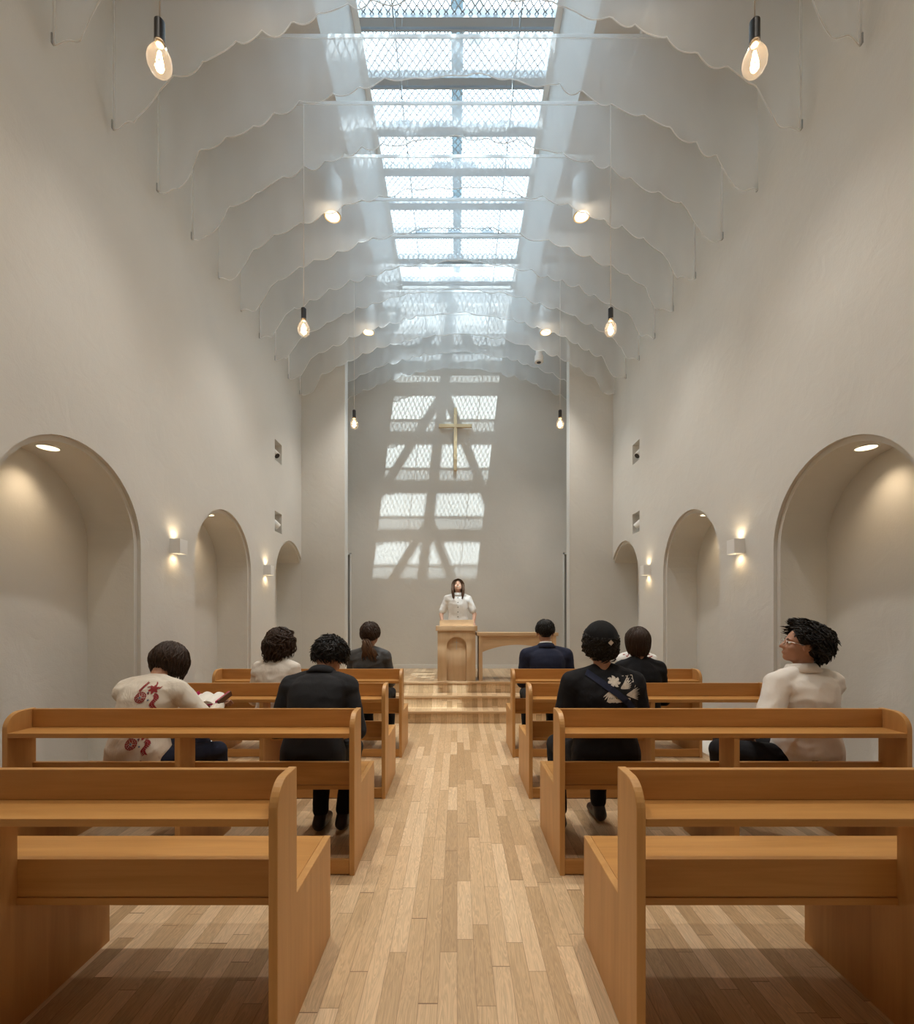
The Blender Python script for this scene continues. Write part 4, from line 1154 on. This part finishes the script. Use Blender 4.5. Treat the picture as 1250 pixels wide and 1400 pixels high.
# 10: at the lectern, facing the pews, looking up
t, sh, hm, spn, m3 = person('smiling person in white short-sleeved shirt standing behind the lectern', 0.012, 7.27, z=PH, yaw=math.pi, lean=0.0, bend=-0.02, head_pitch=0.56,
    sc=0.90, shw=0.178, bulk=1.02, top_mat=M['white_cloth'], sleeves='short', collar='shirt', skin='skin2', seed=31, standing=True,
    hands=[(-0.23, 0.17, 0.80), (0.23, 0.17, 0.80)], bottom_mat=M['navyd'],
    hair=dict(length=0.19, vol=0.018, curl=0.45, back=1.6, side_t=1.5, bangs=0.80, N_=700, rad=0.0055), hair_mat=M['hair_brown2'])
eyes(t, hm)
b = bmesh.new(); tube(b, [hm @ V((-0.022, 0.081, -0.054)), hm @ V((-0.010, 0.0915, -0.0625)), hm @ V((0.010, 0.0915, -0.0625)), hm @ V((0.022, 0.081, -0.054))], [0.002, 0.006, 0.006, 0.002], 8)
hb = bmesh.new(); rnd = random.Random(9)
for k in range(64):
    s_ = -1 if k % 2 else 1
    p0 = hm @ V((s_ * rnd.uniform(0.060, 0.082), rnd.uniform(0.01, 0.05), rnd.uniform(0.02, 0.07)))
    c0 = hm.translation; w1 = rnd.uniform(0, 6); ln = rnd.uniform(0.20, 0.27); pts = [p0]
    for j in range(1, 9):
        u = j / 8
        pts.append(V((c0.x + (p0.x - c0.x) * (1.10 + 0.25 * math.sin(u * 3) - 0.15 * u) + 0.006 * math.sin(w1 + u * 7), p0.y + 0.115 * u ** 0.8 + 0.006 * math.sin(w1 * 2 + u * 6), p0.z - ln * u)))
    tube(hb, pts, [0.004, 0.0075, 0.008, 0.008, 0.008, 0.0075, 0.007, 0.005, 0.001], 5)
obj('front_hair', hb, M['hair_brown2'], t, smooth=True)
obj('teeth', b, M['paper'], t)['label'] = 'white smile'
b = bmesh.new()
for k, h in enumerate((0.45, 0.37, 0.29, 0.21, 0.13)):
    p, f, u = spn(h); hit = BVHTree.FromPolygons([v.co for v in sh.data.vertices], [tuple(q.vertices) for q in sh.data.polygons]).ray_cast(p + V((0, 1, 0)), V((0, -1, 0)))
    if hit[0]:
        o_ = hit[0]; ellip(b, o_ + V((0, 0.001, 0)), (0.008, 0.003, 0.008), None, 10, 6)
obj('buttons', b, M['black'], t)

# ------------------------------------------------------------------ light from outside
w = bpy.data.worlds.new('World'); S.world = w; w.use_nodes = True
nt = w.node_tree; nt.nodes.clear()
ow = nt.nodes.new('ShaderNodeOutputWorld'); bg = nt.nodes.new('ShaderNodeBackground')
tc = nt.nodes.new('ShaderNodeTexCoord'); nz = nt.nodes.new('ShaderNodeTexNoise'); nz.inputs['Scale'].default_value = 2.2; nz.inputs['Detail'].default_value = 5
nt.links.new(tc.outputs['Generated'], nz.inputs['Vector'])
cc = mixc(nt, nz.outputs['Fac'], (0.62, 0.80, 1.0), (0.93, 0.97, 1.0)); nt.links.new(cc, bg.inputs[0])
bg.inputs[1].default_value = 5.4
nt.links.new(bg.outputs[0], ow.inputs[0])
sl = bpy.data.lights.new('sun', 'SUN'); sl.energy = 7.5; sl.angle = R(0.53); sl.color = (0.97, 0.99, 1.0)
so = bpy.data.objects.new('sun', sl); C.objects.link(so)
sd = V((-0.118, 0.575, -1.0)).normalized(); so.rotation_euler = sd.to_track_quat('-Z', 'Y').to_euler(); so.location = (0, 0, 12)

# ------------------------------------------------------------------ camera
cam = bpy.data.cameras.new('camera'); co = bpy.data.objects.new('camera', cam); C.objects.link(co)
cam.sensor_fit = 'VERTICAL'; cam.sensor_height = 36.0; cam.lens = FPX / 1400 * 36.0
cam.shift_y = 147 / 1400; cam.shift_x = -0.2 / 1400
cam.clip_start = 0.05; cam.clip_end = 100
co.location = (0, 0, CAMZ); co.rotation_euler = (math.pi / 2, 0, 0)
S.camera = co
